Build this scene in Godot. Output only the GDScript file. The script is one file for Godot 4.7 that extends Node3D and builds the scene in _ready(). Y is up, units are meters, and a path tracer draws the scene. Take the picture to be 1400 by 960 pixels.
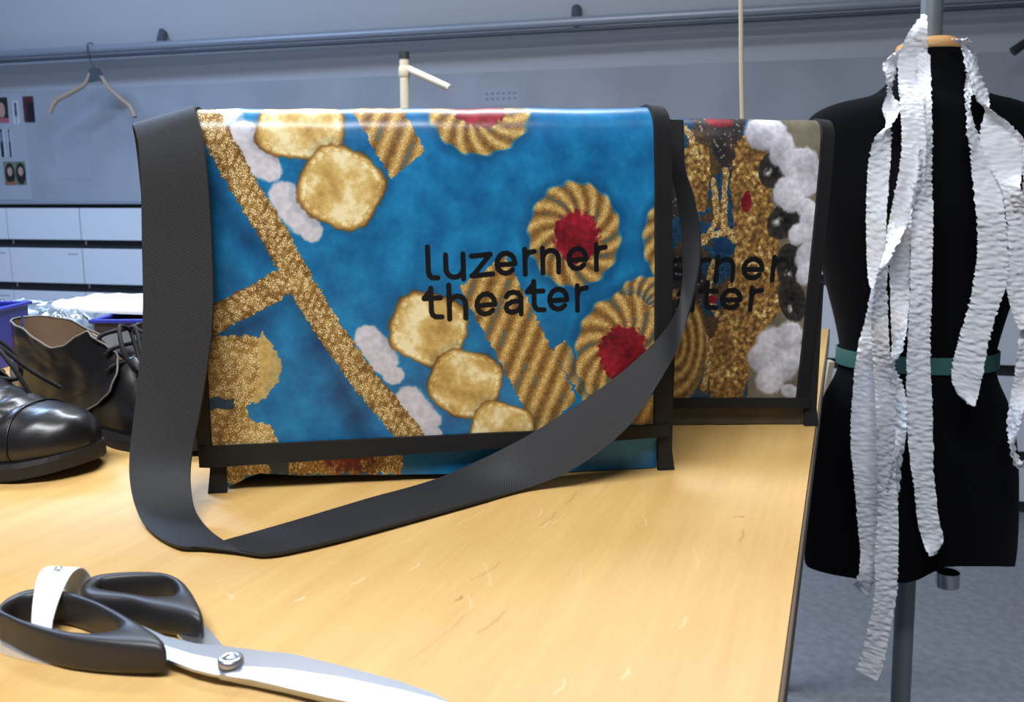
extends Node3D
const STRAP = [[-0.3083, 1.0988, -0.745, -0.27, 1.0988, -0.745], [-0.3094, 1.1709, -0.742, -0.2604, 1.182, -0.732], [-0.3003, 1.1908, -0.714, -0.246, 1.2022, -0.7], [-0.2876, 1.1812, -0.692, -0.2363, 1.1951, -0.678], [-0.2807, 1.1564, -0.678, -0.2266, 1.1654, -0.664], [-0.2808, 1.1017, -0.672, -0.2239, 1.1021, -0.66], [-0.2811, 1.0411, -0.664, -0.2247, 1.0424, -0.654], [-0.2857, 0.9862, -0.654, -0.2336, 0.9847, -0.648], [-0.2877, 0.9442, -0.64, -0.2416, 0.9413, -0.64], [-0.2827, 0.923, -0.626, -0.2383, 0.9213, -0.626], [-0.2694, 0.9076, -0.606, -0.228, 0.9103, -0.606], [-0.2463, 0.9029, -0.578, -0.2106, 0.9088, -0.578], [-0.2222, 0.9035, -0.5568, -0.1944, 0.9056, -0.562], [-0.2075, 0.9035, -0.5568, -0.1765, 0.904, -0.548], [-0.1958, 0.9035, -0.5659, -0.1568, 0.9035, -0.5443], [-0.158, 0.9035, -0.6035, -0.1237, 0.9035, -0.5646], [-0.1132, 0.9035, -0.6514, -0.0835, 0.9035, -0.5977], [-0.061, 0.9035, -0.7049, -0.0335, 0.9035, -0.6412], [-0.006, 0.9313, -0.7, 0.0118, 0.9035, -0.68], [0.0484, 0.9622, -0.708, 0.0536, 0.9188, -0.69], [0.0908, 0.9924, -0.714, 0.0957, 0.951, -0.698], [0.1217, 1.02, -0.722, 0.1247, 0.9913, -0.71], [0.1399, 1.0402, -0.742, 0.1411, 1.0172, -0.728], [0.1497, 1.0661, -0.768, 0.1571, 1.0601, -0.75], [0.1515, 1.1035, -0.79, 0.1648, 1.0977, -0.772], [0.1484, 1.1358, -0.8, 0.1604, 1.1369, -0.788], [0.1423, 1.1616, -0.803, 0.1528, 1.1625, -0.793], [0.1395, 1.2038, -0.798, 0.1496, 1.2024, -0.79]]
const FORM = [[1.3434, 0.0473, 0.0511], [1.3204, 0.0453, 0.0544], [1.2983, 0.06, 0.0599], [1.2841, 0.0825, 0.0651], [1.275, 0.1242, 0.0698], [1.2628, 0.1553, 0.0758], [1.2444, 0.1716, 0.0823], [1.2084, 0.1718, 0.095], [1.1616, 0.1674, 0.1047], [1.109, 0.1597, 0.1103], [1.061, 0.1487, 0.1028], [1.0016, 0.1319, 0.0948], [0.9467, 0.1172, 0.0886], [0.9057, 0.1105, 0.0841], [0.8744, 0.1161, 0.0907], [0.8314, 0.1358, 0.0995], [0.7662, 0.1497, 0.1113], [0.6846, 0.1554, 0.1168], [0.6134, 0.1571, 0.1178], [0.5713, 0.1549, 0.118]]
const RUFFLE_A = [[0.5346, 1.3429, -1.2395, 0.5475, 1.3491, -1.2214], [0.5193, 1.3267, -1.276, 0.5411, 1.3327, -1.2709], [0.5141, 1.3047, -1.2527, 0.537, 1.308, -1.276], [0.4998, 1.276, -1.2095, 0.5161, 1.2791, -1.2343], [0.4952, 1.2574, -1.2116, 0.5183, 1.2587, -1.2065], [0.4984, 1.2339, -1.2037, 0.4948, 1.2317, -1.179], [0.4756, 1.2152, -1.183, 0.506, 1.2223, -1.2013], [0.4715, 1.1777, -1.1858, 0.5022, 1.1798, -1.19], [0.472, 1.1107, -1.1833, 0.4973, 1.1108, -1.1784], [0.4785, 1.0425, -1.1833, 0.503, 1.0409, -1.1782], [0.4759, 1.0149, -1.1627, 0.5053, 1.0109, -1.1833], [0.4771, 0.9737, -1.1784, 0.5069, 0.9731, -1.1833], [0.4731, 0.9429, -1.1833, 0.4915, 0.9456, -1.1656], [0.4693, 0.892, -1.1833, 0.4999, 0.8927, -1.1796], [0.4705, 0.8092, -1.1833, 0.5081, 0.8092, -1.1833], [0.4785, 0.7467, -1.1805, 0.5144, 0.7458, -1.1833], [0.4888, 0.6814, -1.1833, 0.5203, 0.6827, -1.1796], [0.4948, 0.6378, -1.1833, 0.524, 0.6396, -1.1789], [0.4851, 0.6129, -1.1649, 0.5175, 0.5937, -1.1833], [0.4852, 0.5959, -1.1785, 0.5115, 0.5737, -1.1833]]
const RUFFLE_B = [[0.5579, 1.3866, -1.25, 0.553, 1.3778, -1.2254], [0.5303, 1.3568, -1.2278, 0.5537, 1.3531, -1.2228], [0.5233, 1.3255, -1.2381, 0.5631, 1.3236, -1.2381], [0.5207, 1.2954, -1.227, 0.5583, 1.2934, -1.227], [0.5097, 1.253, -1.1881, 0.5389, 1.2508, -1.1845], [0.5078, 1.2145, -1.1731, 0.5379, 1.2124, -1.1698], [0.5002, 1.1811, -1.1565, 0.534, 1.1719, -1.1589], [0.4906, 1.1391, -1.1449, 0.5195, 1.1336, -1.1498], [0.4878, 1.1018, -1.1498, 0.5004, 1.0948, -1.1301], [0.4853, 1.0687, -1.1498, 0.4856, 1.0672, -1.1258], [0.4681, 1.0392, -1.1262, 0.4905, 1.0354, -1.1498], [0.4655, 0.9992, -1.1294, 0.4951, 0.9969, -1.1498], [0.4771, 0.9481, -1.1498, 0.492, 0.9511, -1.1304], [0.485, 0.8887, -1.1498, 0.5101, 0.8898, -1.1447], [0.4826, 0.8431, -1.1316, 0.516, 0.8385, -1.1498], [0.4874, 0.783, -1.131, 0.5203, 0.7773, -1.1498], [0.5007, 0.715, -1.1498, 0.5264, 0.7168, -1.1447], [0.501, 0.6517, -1.1498, 0.5314, 0.6533, -1.1458], [0.5026, 0.6001, -1.1453, 0.5352, 0.5959, -1.1498], [0.4961, 0.5459, -1.1454, 0.5292, 0.5371, -1.1498], [0.4889, 0.494, -1.1498, 0.5212, 0.4836, -1.1465], [0.4844, 0.4829, -1.1498, 0.5141, 0.4659, -1.1464]]
const RUFFLE_C = [[0.5487, 1.3457, -1.2448, 0.5616, 1.3285, -1.2273], [0.5429, 1.265, -1.2123, 0.5516, 1.2626, -1.191], [0.5283, 1.2047, -1.1663, 0.5556, 1.2062, -1.1882], [0.5197, 1.1576, -1.1458, 0.5484, 1.1582, -1.167], [0.5205, 1.1205, -1.1581, 0.5471, 1.1186, -1.1537], [0.5237, 1.0635, -1.1581, 0.5504, 1.0638, -1.1536], [0.5248, 0.9964, -1.1536, 0.5559, 0.9959, -1.1581], [0.5264, 0.9375, -1.1542, 0.5595, 0.9369, -1.1581], [0.5316, 0.8769, -1.1581, 0.5649, 0.8775, -1.1555], [0.5381, 0.8159, -1.1581, 0.5716, 0.8167, -1.1555], [0.544, 0.7761, -1.1536, 0.5761, 0.7747, -1.1581], [0.5502, 0.7451, -1.1534, 0.5815, 0.7435, -1.1581], [0.5596, 0.7014, -1.1581, 0.5878, 0.701, -1.1537], [0.5703, 0.6675, -1.1581, 0.5958, 0.6737, -1.1532], [0.5687, 0.6563, -1.1336, 0.589, 0.6482, -1.1581]]
const RUFFLE_D = [[0.5151, 1.1582, -1.1694, 0.5158, 1.1576, -1.1455], [0.5075, 1.1109, -1.1661, 0.5148, 1.1113, -1.144], [0.4978, 1.0682, -1.1611, 0.527, 1.0679, -1.1661], [0.5014, 1.0151, -1.1609, 0.5301, 1.0126, -1.1661], [0.5074, 0.9753, -1.1661, 0.5199, 0.976, -1.1458], [0.5108, 0.9406, -1.1661, 0.5164, 0.9433, -1.1434], [0.4997, 0.9201, -1.1412, 0.5165, 0.9156, -1.1661], [0.5032, 0.8951, -1.1431, 0.528, 0.8934, -1.1661], [0.5185, 0.86, -1.1661, 0.5274, 0.8649, -1.1444], [0.522, 0.8241, -1.1661, 0.5288, 0.8279, -1.1437], [0.5124, 0.7897, -1.1425, 0.5361, 0.7806, -1.1661], [0.5067, 0.7378, -1.1441, 0.5349, 0.7282, -1.1661], [0.5139, 0.7091, -1.1661, 0.5223, 0.715, -1.1441]]
const RUFFLE_E = [[0.5894, 1.3509, -1.2315, 0.5942, 1.345, -1.2091], [0.6044, 1.342, -1.2346, 0.6076, 1.3428, -1.2121], [0.6042, 1.3148, -1.2179, 0.632, 1.3238, -1.239], [0.6006, 1.2969, -1.204, 0.6228, 1.305, -1.2277], [0.6053, 1.2797, -1.2162, 0.6048, 1.2796, -1.1926], [0.6037, 1.2546, -1.2032, 0.5969, 1.252, -1.1784], [0.5894, 1.2234, -1.1681, 0.6146, 1.2253, -1.1914], [0.5909, 1.1997, -1.1598, 0.6236, 1.2009, -1.1788], [0.5976, 1.1674, -1.1619, 0.6323, 1.1673, -1.1612], [0.5973, 1.1206, -1.1445, 0.6349, 1.1206, -1.1445], [0.6033, 1.0831, -1.1445, 0.6412, 1.0831, -1.1445], [0.6026, 1.0358, -1.1445, 0.6465, 1.0358, -1.1445], [0.5983, 0.9975, -1.1445, 0.637, 0.9926, -1.1445], [0.59, 0.9587, -1.1445, 0.6291, 0.9528, -1.1445], [0.5835, 0.9195, -1.1445, 0.6249, 0.9116, -1.1445], [0.5866, 0.8904, -1.1419, 0.6219, 0.8799, -1.1445], [0.6073, 0.8679, -1.1445, 0.6045, 0.8685, -1.1205]]
const RUFFLE_F = [[0.6045, 1.3423, -1.225, 0.6014, 1.3289, -1.2016], [0.6122, 1.309, -1.2231, 0.6116, 1.3102, -1.1997], [0.6026, 1.2835, -1.1946, 0.6294, 1.2938, -1.2159], [0.6044, 1.2663, -1.1822, 0.6324, 1.2735, -1.2037], [0.6244, 1.252, -1.196, 0.6211, 1.2513, -1.1718], [0.6163, 1.2268, -1.1876, 0.6582, 1.2324, -1.1876], [0.613, 1.2005, -1.1732, 0.6645, 1.2005, -1.1732], [0.6224, 1.172, -1.1611, 0.6618, 1.1766, -1.1611], [0.6308, 1.1466, -1.1481, 0.6446, 1.1499, -1.1301], [0.6393, 1.1112, -1.1473, 0.6695, 1.1113, -1.1441], [0.6432, 1.069, -1.1441, 0.6774, 1.0689, -1.1473], [0.6452, 1.0263, -1.1441, 0.6796, 1.026, -1.1473], [0.6569, 0.9923, -1.1473, 0.6841, 0.9928, -1.1431], [0.6699, 0.9661, -1.1473, 0.6837, 0.9725, -1.1293]]
const RUFFLE_G = [[0.6345, 1.2451, -1.203, 0.631, 1.2474, -1.179], [0.6598, 1.2065, -1.1931, 0.6671, 1.2145, -1.1733], [0.6615, 1.1673, -1.1591, 0.6936, 1.1727, -1.1789], [0.6598, 1.1205, -1.155, 0.6893, 1.1205, -1.16], [0.6699, 1.0634, -1.16, 0.6939, 1.0637, -1.155], [0.6782, 0.9957, -1.16, 0.6926, 0.9978, -1.1419], [0.6741, 0.9473, -1.155, 0.7044, 0.9465, -1.16], [0.6732, 0.8976, -1.1555, 0.7054, 0.8967, -1.16], [0.6726, 0.8563, -1.16, 0.681, 0.8612, -1.1392], [0.6735, 0.8257, -1.16, 0.6757, 0.8336, -1.1373], [0.6649, 0.812, -1.1353, 0.6865, 0.8031, -1.16], [0.6701, 0.7916, -1.1359, 0.695, 0.7866, -1.16], [0.6973, 0.7731, -1.16, 0.6879, 0.7915, -1.1362], [0.7068, 0.8, -1.16, 0.6993, 0.81, -1.1355]]
const HANDLE_NEAR = [[-0.2701, -0.4311, -0.2681, -0.4344], [-0.2736, -0.4412, -0.2695, -0.4395], [-0.2732, -0.4517, -0.2679, -0.4473], [-0.2668, -0.4599, -0.2612, -0.4517], [-0.2471, -0.4571, -0.2442, -0.4499], [-0.2254, -0.4455, -0.2265, -0.4412], [-0.2052, -0.4311, -0.2125, -0.4311], [-0.1853, -0.4152, -0.205, -0.4246], [-0.173, -0.4048, -0.2025, -0.4215], [-0.1686, -0.399, -0.2015, -0.4183], [-0.1721, -0.3962, -0.2027, -0.4145], [-0.1962, -0.3983, -0.2131, -0.4099], [-0.2215, -0.404, -0.2275, -0.4122], [-0.2457, -0.4152, -0.2464, -0.4199], [-0.2622, -0.4254, -0.2602, -0.4279]]
const HANDLE_FAR = [[-0.242, -0.4618, -0.2344, -0.4674], [-0.2447, -0.4732, -0.2354, -0.4722], [-0.2405, -0.4822, -0.2335, -0.4762], [-0.2231, -0.4862, -0.2209, -0.4791], [-0.203, -0.4842, -0.2052, -0.4791], [-0.1882, -0.4732, -0.1965, -0.4752], [-0.1762, -0.4571, -0.1913, -0.4693], [-0.1656, -0.4395, -0.1891, -0.4646], [-0.1619, -0.4311, -0.1885, -0.4608], [-0.1652, -0.4295, -0.1899, -0.4581], [-0.178, -0.4353, -0.1932, -0.4562], [-0.194, -0.4412, -0.2006, -0.4553], [-0.2088, -0.4481, -0.2118, -0.4581], [-0.2239, -0.4508, -0.2228, -0.4618], [-0.234, -0.4535, -0.2302, -0.4646]]
const BLADE_TOP = [[-0.2006, -0.4385, -0.1924, -0.4319, -0.182, -0.4201], [-0.1793, -0.4239, -0.1744, -0.4132, -0.1707, -0.4037], [-0.1607, -0.4162, -0.1579, -0.4052, -0.1552, -0.3946], [-0.1434, -0.4132, -0.1419, -0.3995, -0.1436, -0.3899], [-0.1275, -0.4095, -0.1278, -0.3933, -0.1267, -0.3859], [-0.1091, -0.4059, -0.1089, -0.3912, -0.1075, -0.3788], [-0.0813, -0.3939, -0.0812, -0.3839, -0.0816, -0.3688], [-0.0531, -0.3807, -0.0522, -0.3731, -0.057, -0.3599], [-0.0368, -0.3707, -0.0357, -0.3658, -0.0401, -0.3537], [-0.029, -0.364, -0.0285, -0.3617, -0.0279, -0.3492]]
const BLADE_UNDER = [[-0.1987, -0.4604, -0.1897, -0.4499, -0.1797, -0.4381], [-0.1687, -0.4482, -0.1711, -0.4381, -0.1728, -0.4301], [-0.1483, -0.4208, -0.1518, -0.4133, -0.1542, -0.4053], [-0.1335, -0.414, -0.1331, -0.3984, -0.1416, -0.3936], [-0.1091, -0.4053, -0.1074, -0.3916, -0.1067, -0.3818], [-0.0699, -0.3883, -0.0714, -0.3768, -0.0733, -0.3683], [-0.0333, -0.3683, -0.036, -0.3607, -0.0387, -0.355]]
const BRAIDS = [[8, 34, 23, 80, 79, 192, 135, 288, 179, 379, 231, 473, 297, 577, 380, 689, 408, 733], [177, 369, 95, 414, 25, 447, -2, 464]]
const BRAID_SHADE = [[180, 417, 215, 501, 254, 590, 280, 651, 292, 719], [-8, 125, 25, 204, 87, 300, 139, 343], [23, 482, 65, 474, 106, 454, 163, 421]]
const COTTON = [[49, 71, 43, 25.74], [90, 115, 34, 34.32], [109, 137, 34, 34.32], [118, 158, 36, 34.32], [134, 174, 27, 25.74], [159, 223, 33, 30.03], [175, 245, 36, 34.32], [192, 266, 33, 32.89], [208, 289, 24, 24.31], [308, 496, 30, 28.6], [323, 517, 33, 30.03], [337, 541, 33, 31.46], [355, 571, 24, 21.45], [385, 620, 31, 30.03], [399, 642, 34, 31.46], [419, 665, 33, 27.17], [430, 695, 24, 17.16]]
const NUGGETS = [[195, 98, 82, 60, 0.12], [266, 209, 77, 73, 0.5], [428, 484, 76, 69, 0.35], [499, 594, 72, 67, 0.45], [571, 696, 66, 60, 0.3]]
const STRIPED = [[277, 43, 372, 37, 431, 144, 363, 197], [490, 401, 583, 344, 730, 639, 648, 706], [676, 534, 704, 514, 781, 637, 746, 646], [853, 710, 844, 663, 906, 627, 905, 721]]
const ROSETTES = [[540, 61, 109, 97, 54, 36, 1], [726, 306, 102, 109, 50, 54, 1], [948, 321, 83, 103, 34, 34, 1], [872, 459, 74, 72, 1, 1, -1], [823, 539, 103, 120, 54, 60, 1]]
const GOLD_PATCH = [[13, 482, 91, 485, 120, 504, 123, 540, 102, 598, 71, 625, 76, 648, 117, 665, 128, 706, -15, 704, -4, 492]]
const GOLD_LEAF = [[107, 475, 129, 509, 141, 541, 134, 573, 107, 607, 85, 620, 80, 608, 95, 575, 102, 540, 97, 503]]
const BLUE_BAR = [[-10, 600, 51, 605, 46, 626, -11, 624]]
const TEXT_FRAME = [[424.1, 389, 366.9, -15.4, -0.7, -65.2], [418.5, 465.1, 335.2, -11.9, -0.6, -66.2]]
const COTTON2 = [[750, 96, 44, 39.56], [782, 85, 36, 31.65], [801, 128, 32, 43.52], [833, 159, 40, 39.56], [862, 154, 34, 31.65], [881, 183, 28, 35.6], [860, 207, 40, 31.65], [835, 240, 36, 31.65], [814, 219, 28, 35.6], [869, 256, 28, 23.74], [887, 281, 32, 39.56], [859, 317, 28, 27.69], [897, 330, 26, 39.56], [885, 367, 32, 35.6], [885, 406, 24, 31.65], [823, 568, 51, 43.52], [859, 551, 40, 39.56], [801, 603, 47, 39.56], [845, 621, 51, 43.52], [821, 656, 40, 35.6], [877, 682, 28, 17.8], [879, 603, 24, 39.56]]
const BEADS2 = [[790, 171, 40, 47, 0.6], [824, 285, 40, 51, 0.9], [846, 389, 36, 55, -0.3], [858, 465, 34, 59, -0.4]]
const GOLD2 = [[641, 201, 657, 283, 630, 332, 592, 358], [669, 177, 674, 299, 700, 332], [546, 67, 579, 98, 593, 146], [600, 333, 649, 319, 695, 312], [654, 382, 644, 449, 672, 500], [628, 518, 662, 587, 653, 674]]
const GOLDFILL2 = [[569, 135, 591, 115, 627, 131, 634, 185, 626, 270, 586, 270, 568, 186], [692, 114, 728, 92, 768, 144, 789, 249, 812, 331, 839, 482, 784, 551, 755, 701, 676, 701, 653, 587, 691, 483, 706, 348, 684, 217], [532, 505, 590, 504, 640, 569, 633, 657, 580, 701, 506, 702, 497, 505]]
const BROWN2 = [[580, 59, 727, 57, 684, 121, 686, 193, 670, 185, 616, 106], [481, 123, 560, 114, 567, 283, 488, 284], [491, 350, 602, 366, 658, 449, 610, 501, 497, 501]]
const BLUE2 = [[864, 175, 916, 183, 916, 218, 867, 207], [648, 307, 698, 299, 707, 365, 652, 357]]
const SWIRL2 = [[569, 584, 87, 148, 0]]
const RED2 = [[657, 67, 36, 15.82], [725, 246, 14, 23.74], [659, 466, 16, 9.89]]
const TEXT_FRAME2 = [[367.4, 424.3, 461.9, -3.2, 0.5, -71.8], [364.7, 492, 419.9, -2.6, 0.7, -67.7]]
const SCRATCHES = [[0.87077, 0.66858, 0.8757, 0.65133, -1], [0.89136, 0.7012, 0.89465, 0.68566, -1], [0.87933, 0.58749, 0.87937, 0.5696, -1], [0.87768, 0.61448, 0.87876, 0.59691, -1], [0.91554, 0.66793, 0.90933, 0.64238, 1], [0.87264, 0.60576, 0.8691, 0.59417, 1], [0.87833, 0.61593, 0.87921, 0.60733, 1], [0.83767, 0.62427, 0.84243, 0.60365, 1], [0.86575, 0.61707, 0.85629, 0.59408, 1], [0.86835, 0.6541, 0.88078, 0.67105, 1], [0.92205, 0.589, 0.92674, 0.60044, 1], [0.88188, 0.60995, 0.88376, 0.59548, 1], [0.77635, 0.65922, 0.78569, 0.64079, 1], [0.78121, 0.70468, 0.78697, 0.70747, 1], [0.81188, 0.70143, 0.813, 0.69837, 1], [0.82467, 0.68535, 0.82671, 0.67876, 1], [0.84082, 0.66848, 0.84175, 0.66171, 1], [0.87494, 0.67955, 0.88125, 0.68846, 1], [0.95373, 0.61584, 0.95948, 0.63453, 1], [0.97282, 0.60301, 0.97293, 0.5913, -1], [0.9664, 0.57806, 0.97166, 0.57656, -1], [0.87239, 0.68412, 0.87298, 0.68066, -1], [0.87665, 0.72187, 0.88142, 0.69097, -1], [0.96106, 0.67798, 0.96216, 0.67039, 1], [0.94894, 0.71097, 0.9501, 0.70487, 1], [0.93094, 0.72342, 0.93167, 0.71592, 1]]
# ---------------------------------------------------------------- helpers
const TABLE_Y = 0.9
var taken := {}
var wall_frame: Transform3D
var M := {}

func numbered(called: String) -> String:
	if not taken.has(called):
		taken[called] = 0
		return called
	taken[called] += 1
	return "%s_%03d" % [called, taken[called]]

func mat(c: Color, rough = 0.6, metal = 0.0) -> StandardMaterial3D:
	var m := StandardMaterial3D.new()
	m.albedo_color = c
	m.roughness = rough
	m.metallic = metal
	return m

func thing(called: String, label: String, category: String, xf := Transform3D(), group := "") -> Node3D:
	var o := Node3D.new()
	o.name = numbered(called)
	add_child(o)
	o.transform = xf
	describe(o, label, category, group)
	return o

func describe(o: Node, label: String, category: String, group := "") -> void:
	o.set_meta("label", label)
	o.set_meta("category", category)
	if group != "":
		o.set_meta("group", group)

func part(parent: Node, called: String, mesh: Mesh, m: Material, xf := Transform3D()) -> MeshInstance3D:
	var o := MeshInstance3D.new()
	o.name = called
	o.mesh = mesh
	o.material_override = m
	parent.add_child(o, true)
	o.transform = xf
	return o

func single(called: String, mesh: Mesh, m: Material, label: String, category: String, xf := Transform3D(), group := "") -> MeshInstance3D:
	var o := part(self, numbered(called), mesh, m, xf)
	describe(o, label, category, group)
	return o

func struct(called: String, mesh: Mesh, m: Material, label: String, xf := Transform3D()) -> MeshInstance3D:
	var o := part(self, called, mesh, m, xf)
	o.set_meta("kind", "structure")
	o.set_meta("label", label)
	return o

func at(p: Vector3, turn := 0.0) -> Transform3D:
	return Transform3D(Basis(Vector3.UP, turn), p)

func v3(a: Array, i := 0) -> Vector3:
	return Vector3(a[i], a[i + 1], a[i + 2])

func new_st() -> SurfaceTool:
	var st := SurfaceTool.new()
	st.begin(Mesh.PRIMITIVE_TRIANGLES)
	return st

func done(st: SurfaceTool, tangents := false) -> ArrayMesh:
	st.generate_normals()
	if tangents:
		st.generate_tangents()
	return st.commit()

func tri(st: SurfaceTool, a: Vector3, b: Vector3, c: Vector3, ua := Vector2(), ub := Vector2(), uc := Vector2()) -> void:
	st.set_uv(ua); st.add_vertex(a)
	st.set_uv(ub); st.add_vertex(b)
	st.set_uv(uc); st.add_vertex(c)

func quad(st: SurfaceTool, a: Vector3, b: Vector3, c: Vector3, d: Vector3) -> void:
	tri(st, a, b, c)
	tri(st, a, c, d)

# rows of points -> a smooth sheet; wrap joins the end of each row to its start
func add_grid(st: SurfaceTool, rows: Array, wrap := false, uv := Rect2(0, 0, 1, 1), smooth := 0) -> void:
	st.set_smooth_group(smooth)
	var n: int = rows.size()
	var m: int = rows[0].size()
	var last: int = m if wrap else m - 1
	for i in n - 1:
		for j in last:
			var k: int = (j + 1) % m
			var u0: float = uv.position.x + uv.size.x * j / last
			var u1: float = uv.position.x + uv.size.x * (j + 1) / last
			var w0: float = uv.position.y + uv.size.y * i / (n - 1)
			var w1: float = uv.position.y + uv.size.y * (i + 1) / (n - 1)
			var a: Vector3 = rows[i][j]
			var b: Vector3 = rows[i][k]
			var c: Vector3 = rows[i + 1][k]
			var d: Vector3 = rows[i + 1][j]
			tri(st, a, b, c, Vector2(u0, w0), Vector2(u1, w0), Vector2(u1, w1))
			tri(st, a, c, d, Vector2(u0, w0), Vector2(u1, w1), Vector2(u0, w1))

func add_cap(st: SurfaceTool, ring: Array, flip := false) -> void:
	st.set_smooth_group(-1)
	var mid := Vector3.ZERO
	for p in ring:
		mid += p
	mid /= ring.size()
	for j in ring.size():
		var k: int = (j + 1) % ring.size()
		if flip:
			tri(st, mid, ring[k], ring[j])
		else:
			tri(st, mid, ring[j], ring[k])

func grid(rows: Array, wrap := false, tangents := false, uv := Rect2(0, 0, 1, 1)) -> ArrayMesh:
	var st := new_st()
	add_grid(st, rows, wrap, uv)
	return done(st, tangents)

func loft(rings: Array, smooth := 0) -> ArrayMesh:
	var st := new_st()
	add_grid(st, rings, true, Rect2(0, 0, 1, 1), smooth)
	add_cap(st, rings[0], true)
	add_cap(st, rings[-1])
	return done(st)

# box with chamfered edges, planar uv from above
func add_box(st: SurfaceTool, size: Vector3, centre := Vector3.ZERO, bev := 0.002) -> void:
	var h := size / 2.0
	var b: float = minf(bev, minf(h.x, minf(h.y, h.z)) * 0.6)
	var rings := []
	for lv in [[-h.y, b], [-h.y + b, 0.0], [h.y - b, 0.0], [h.y, b]]:
		var hx: float = h.x - lv[1]
		var hz: float = h.z - lv[1]
		var y: float = lv[0]
		var r := []
		for p in [[hx - b, -hz], [hx, -hz + b], [hx, hz - b], [hx - b, hz], [-hx + b, hz], [-hx, hz - b], [-hx, -hz + b], [-hx + b, -hz]]:
			r.append(centre + Vector3(p[0], y, p[1]))
		rings.append(r)
	add_grid(st, rings, true, Rect2(0, 0, 1, 1), -1)
	add_cap(st, rings[0], true)
	add_cap(st, rings[-1])

func box(size: Vector3, bev := 0.002, centre := Vector3.ZERO) -> ArrayMesh:
	var st := new_st()
	add_box(st, size, centre, bev)
	return done(st)

func curve(pts: Array, per := 6, closed := false) -> Array:
	var out := []
	var n: int = pts.size()
	var segs: int = n if closed else n - 1
	for i in segs:
		var p0 = pts[(i - 1 + n) % n] if closed else pts[maxi(i - 1, 0)]
		var p1 = pts[i]
		var p2 = pts[(i + 1) % n]
		var p3 = pts[(i + 2) % n] if closed else pts[mini(i + 2, n - 1)]
		for k in per:
			var t: float = float(k) / per
			out.append(p1.cubic_interpolate(p2, p0, p3, t))
	if not closed:
		out.append(pts[-1])
	return out

func add_tube(st: SurfaceTool, pts: Array, radius, sides := 8, closed := false) -> void:
	var n: int = pts.size()
	var rings := []
	var side := Vector3.ZERO
	for i in n:
		var a: Vector3 = pts[(i - 1 + n) % n] if closed else pts[maxi(i - 1, 0)]
		var b: Vector3 = pts[(i + 1) % n] if closed else pts[mini(i + 1, n - 1)]
		var t := (b - a).normalized()
		if side == Vector3.ZERO:
			side = t.cross(Vector3.UP if absf(t.y) < 0.9 else Vector3.RIGHT).normalized()
		side = (side - t * side.dot(t)).normalized()
		var up := side.cross(t)
		var r: float = radius[i] if radius is Array else radius
		var ring := []
		for k in sides:
			var f: float = TAU * k / sides
			ring.append(pts[i] + (side * cos(f) + up * sin(f)) * r)
		rings.append(ring)
	if closed:
		rings.append(rings[0])
		add_grid(st, rings, true)
	else:
		add_grid(st, rings, true)
		add_cap(st, rings[0], true)
		add_cap(st, rings[-1])

func tube(pts: Array, radius, sides := 8, closed := false) -> ArrayMesh:
	var st := new_st()
	add_tube(st, pts, radius, sides, closed)
	return done(st)

func lathe(profile: Array, sides := 32) -> ArrayMesh:
	var rings := []
	for p in profile:
		var r := []
		for k in sides:
			r.append(Vector3(cos(TAU * k / sides) * p[0], p[1], sin(TAU * k / sides) * p[0]))
		rings.append(r)
	return loft(rings)

# a band between two edge lines, with thickness
func band(left: Array, right: Array, thick := 0.002, across := 4, tangents := false) -> ArrayMesh:
	var n: int = left.size()
	var up := []
	for i in n:
		var t: Vector3 = (left[mini(i + 1, n - 1)] + right[mini(i + 1, n - 1)] - left[maxi(i - 1, 0)] - right[maxi(i - 1, 0)])
		var w: Vector3 = right[i] - left[i]
		var nn := t.cross(w).normalized()
		if i > 0 and nn.dot(up[i - 1]) < 0.0 and absf(nn.dot(up[i - 1])) > 0.5:
			nn = -nn
		up.append(nn)
	var top := []
	var under := []
	var len := 0.0
	var vs := []
	for i in n:
		if i > 0:
			len += ((left[i] + right[i]) - (left[i - 1] + right[i - 1])).length() * 0.5
		vs.append(len)
		var a := []
		var b := []
		for j in across + 1:
			var p: Vector3 = left[i].lerp(right[i], float(j) / across)
			a.append(p + up[i] * thick * 0.5)
			b.append(p - up[i] * thick * 0.5)
		top.append(a)
		under.append(b)
	var st := new_st()
	var wide: float = (left[0] - right[0]).length()
	var uv := Rect2(0, 0, 1, len / maxf(wide, 0.001))
	add_grid(st, top, false, uv, 0)
	add_grid(st, under, false, uv, 1)
	var e0 := []
	var e1 := []
	for i in n:
		e0.append([top[i][0], under[i][0]])
		e1.append([top[i][-1], under[i][-1]])
	add_grid(st, e0, false, uv, 2)
	add_grid(st, e1, false, uv, 3)
	add_grid(st, [top[0], under[0]], false, uv, -1)
	add_grid(st, [top[-1], under[-1]], false, uv, -1)
	return done(st, tangents)

func pick(table: Array, x: float) -> float:
	if x <= table[0][0]:
		return table[0][1]
	for i in table.size() - 1:
		if x <= table[i + 1][0]:
			var t: float = (x - table[i][0]) / (table[i + 1][0] - table[i][0])
			return lerpf(table[i][1], table[i + 1][1], t * t * (3.0 - 2.0 * t) * 0.5 + t * 0.5)
	return table[-1][1]

func noise_of(seed_: int, freq: float, kind := FastNoiseLite.TYPE_SIMPLEX_SMOOTH, octaves := 3) -> FastNoiseLite:
	var n := FastNoiseLite.new()
	n.seed = seed_
	n.frequency = freq
	n.noise_type = kind
	n.fractal_octaves = octaves
	return n

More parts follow.
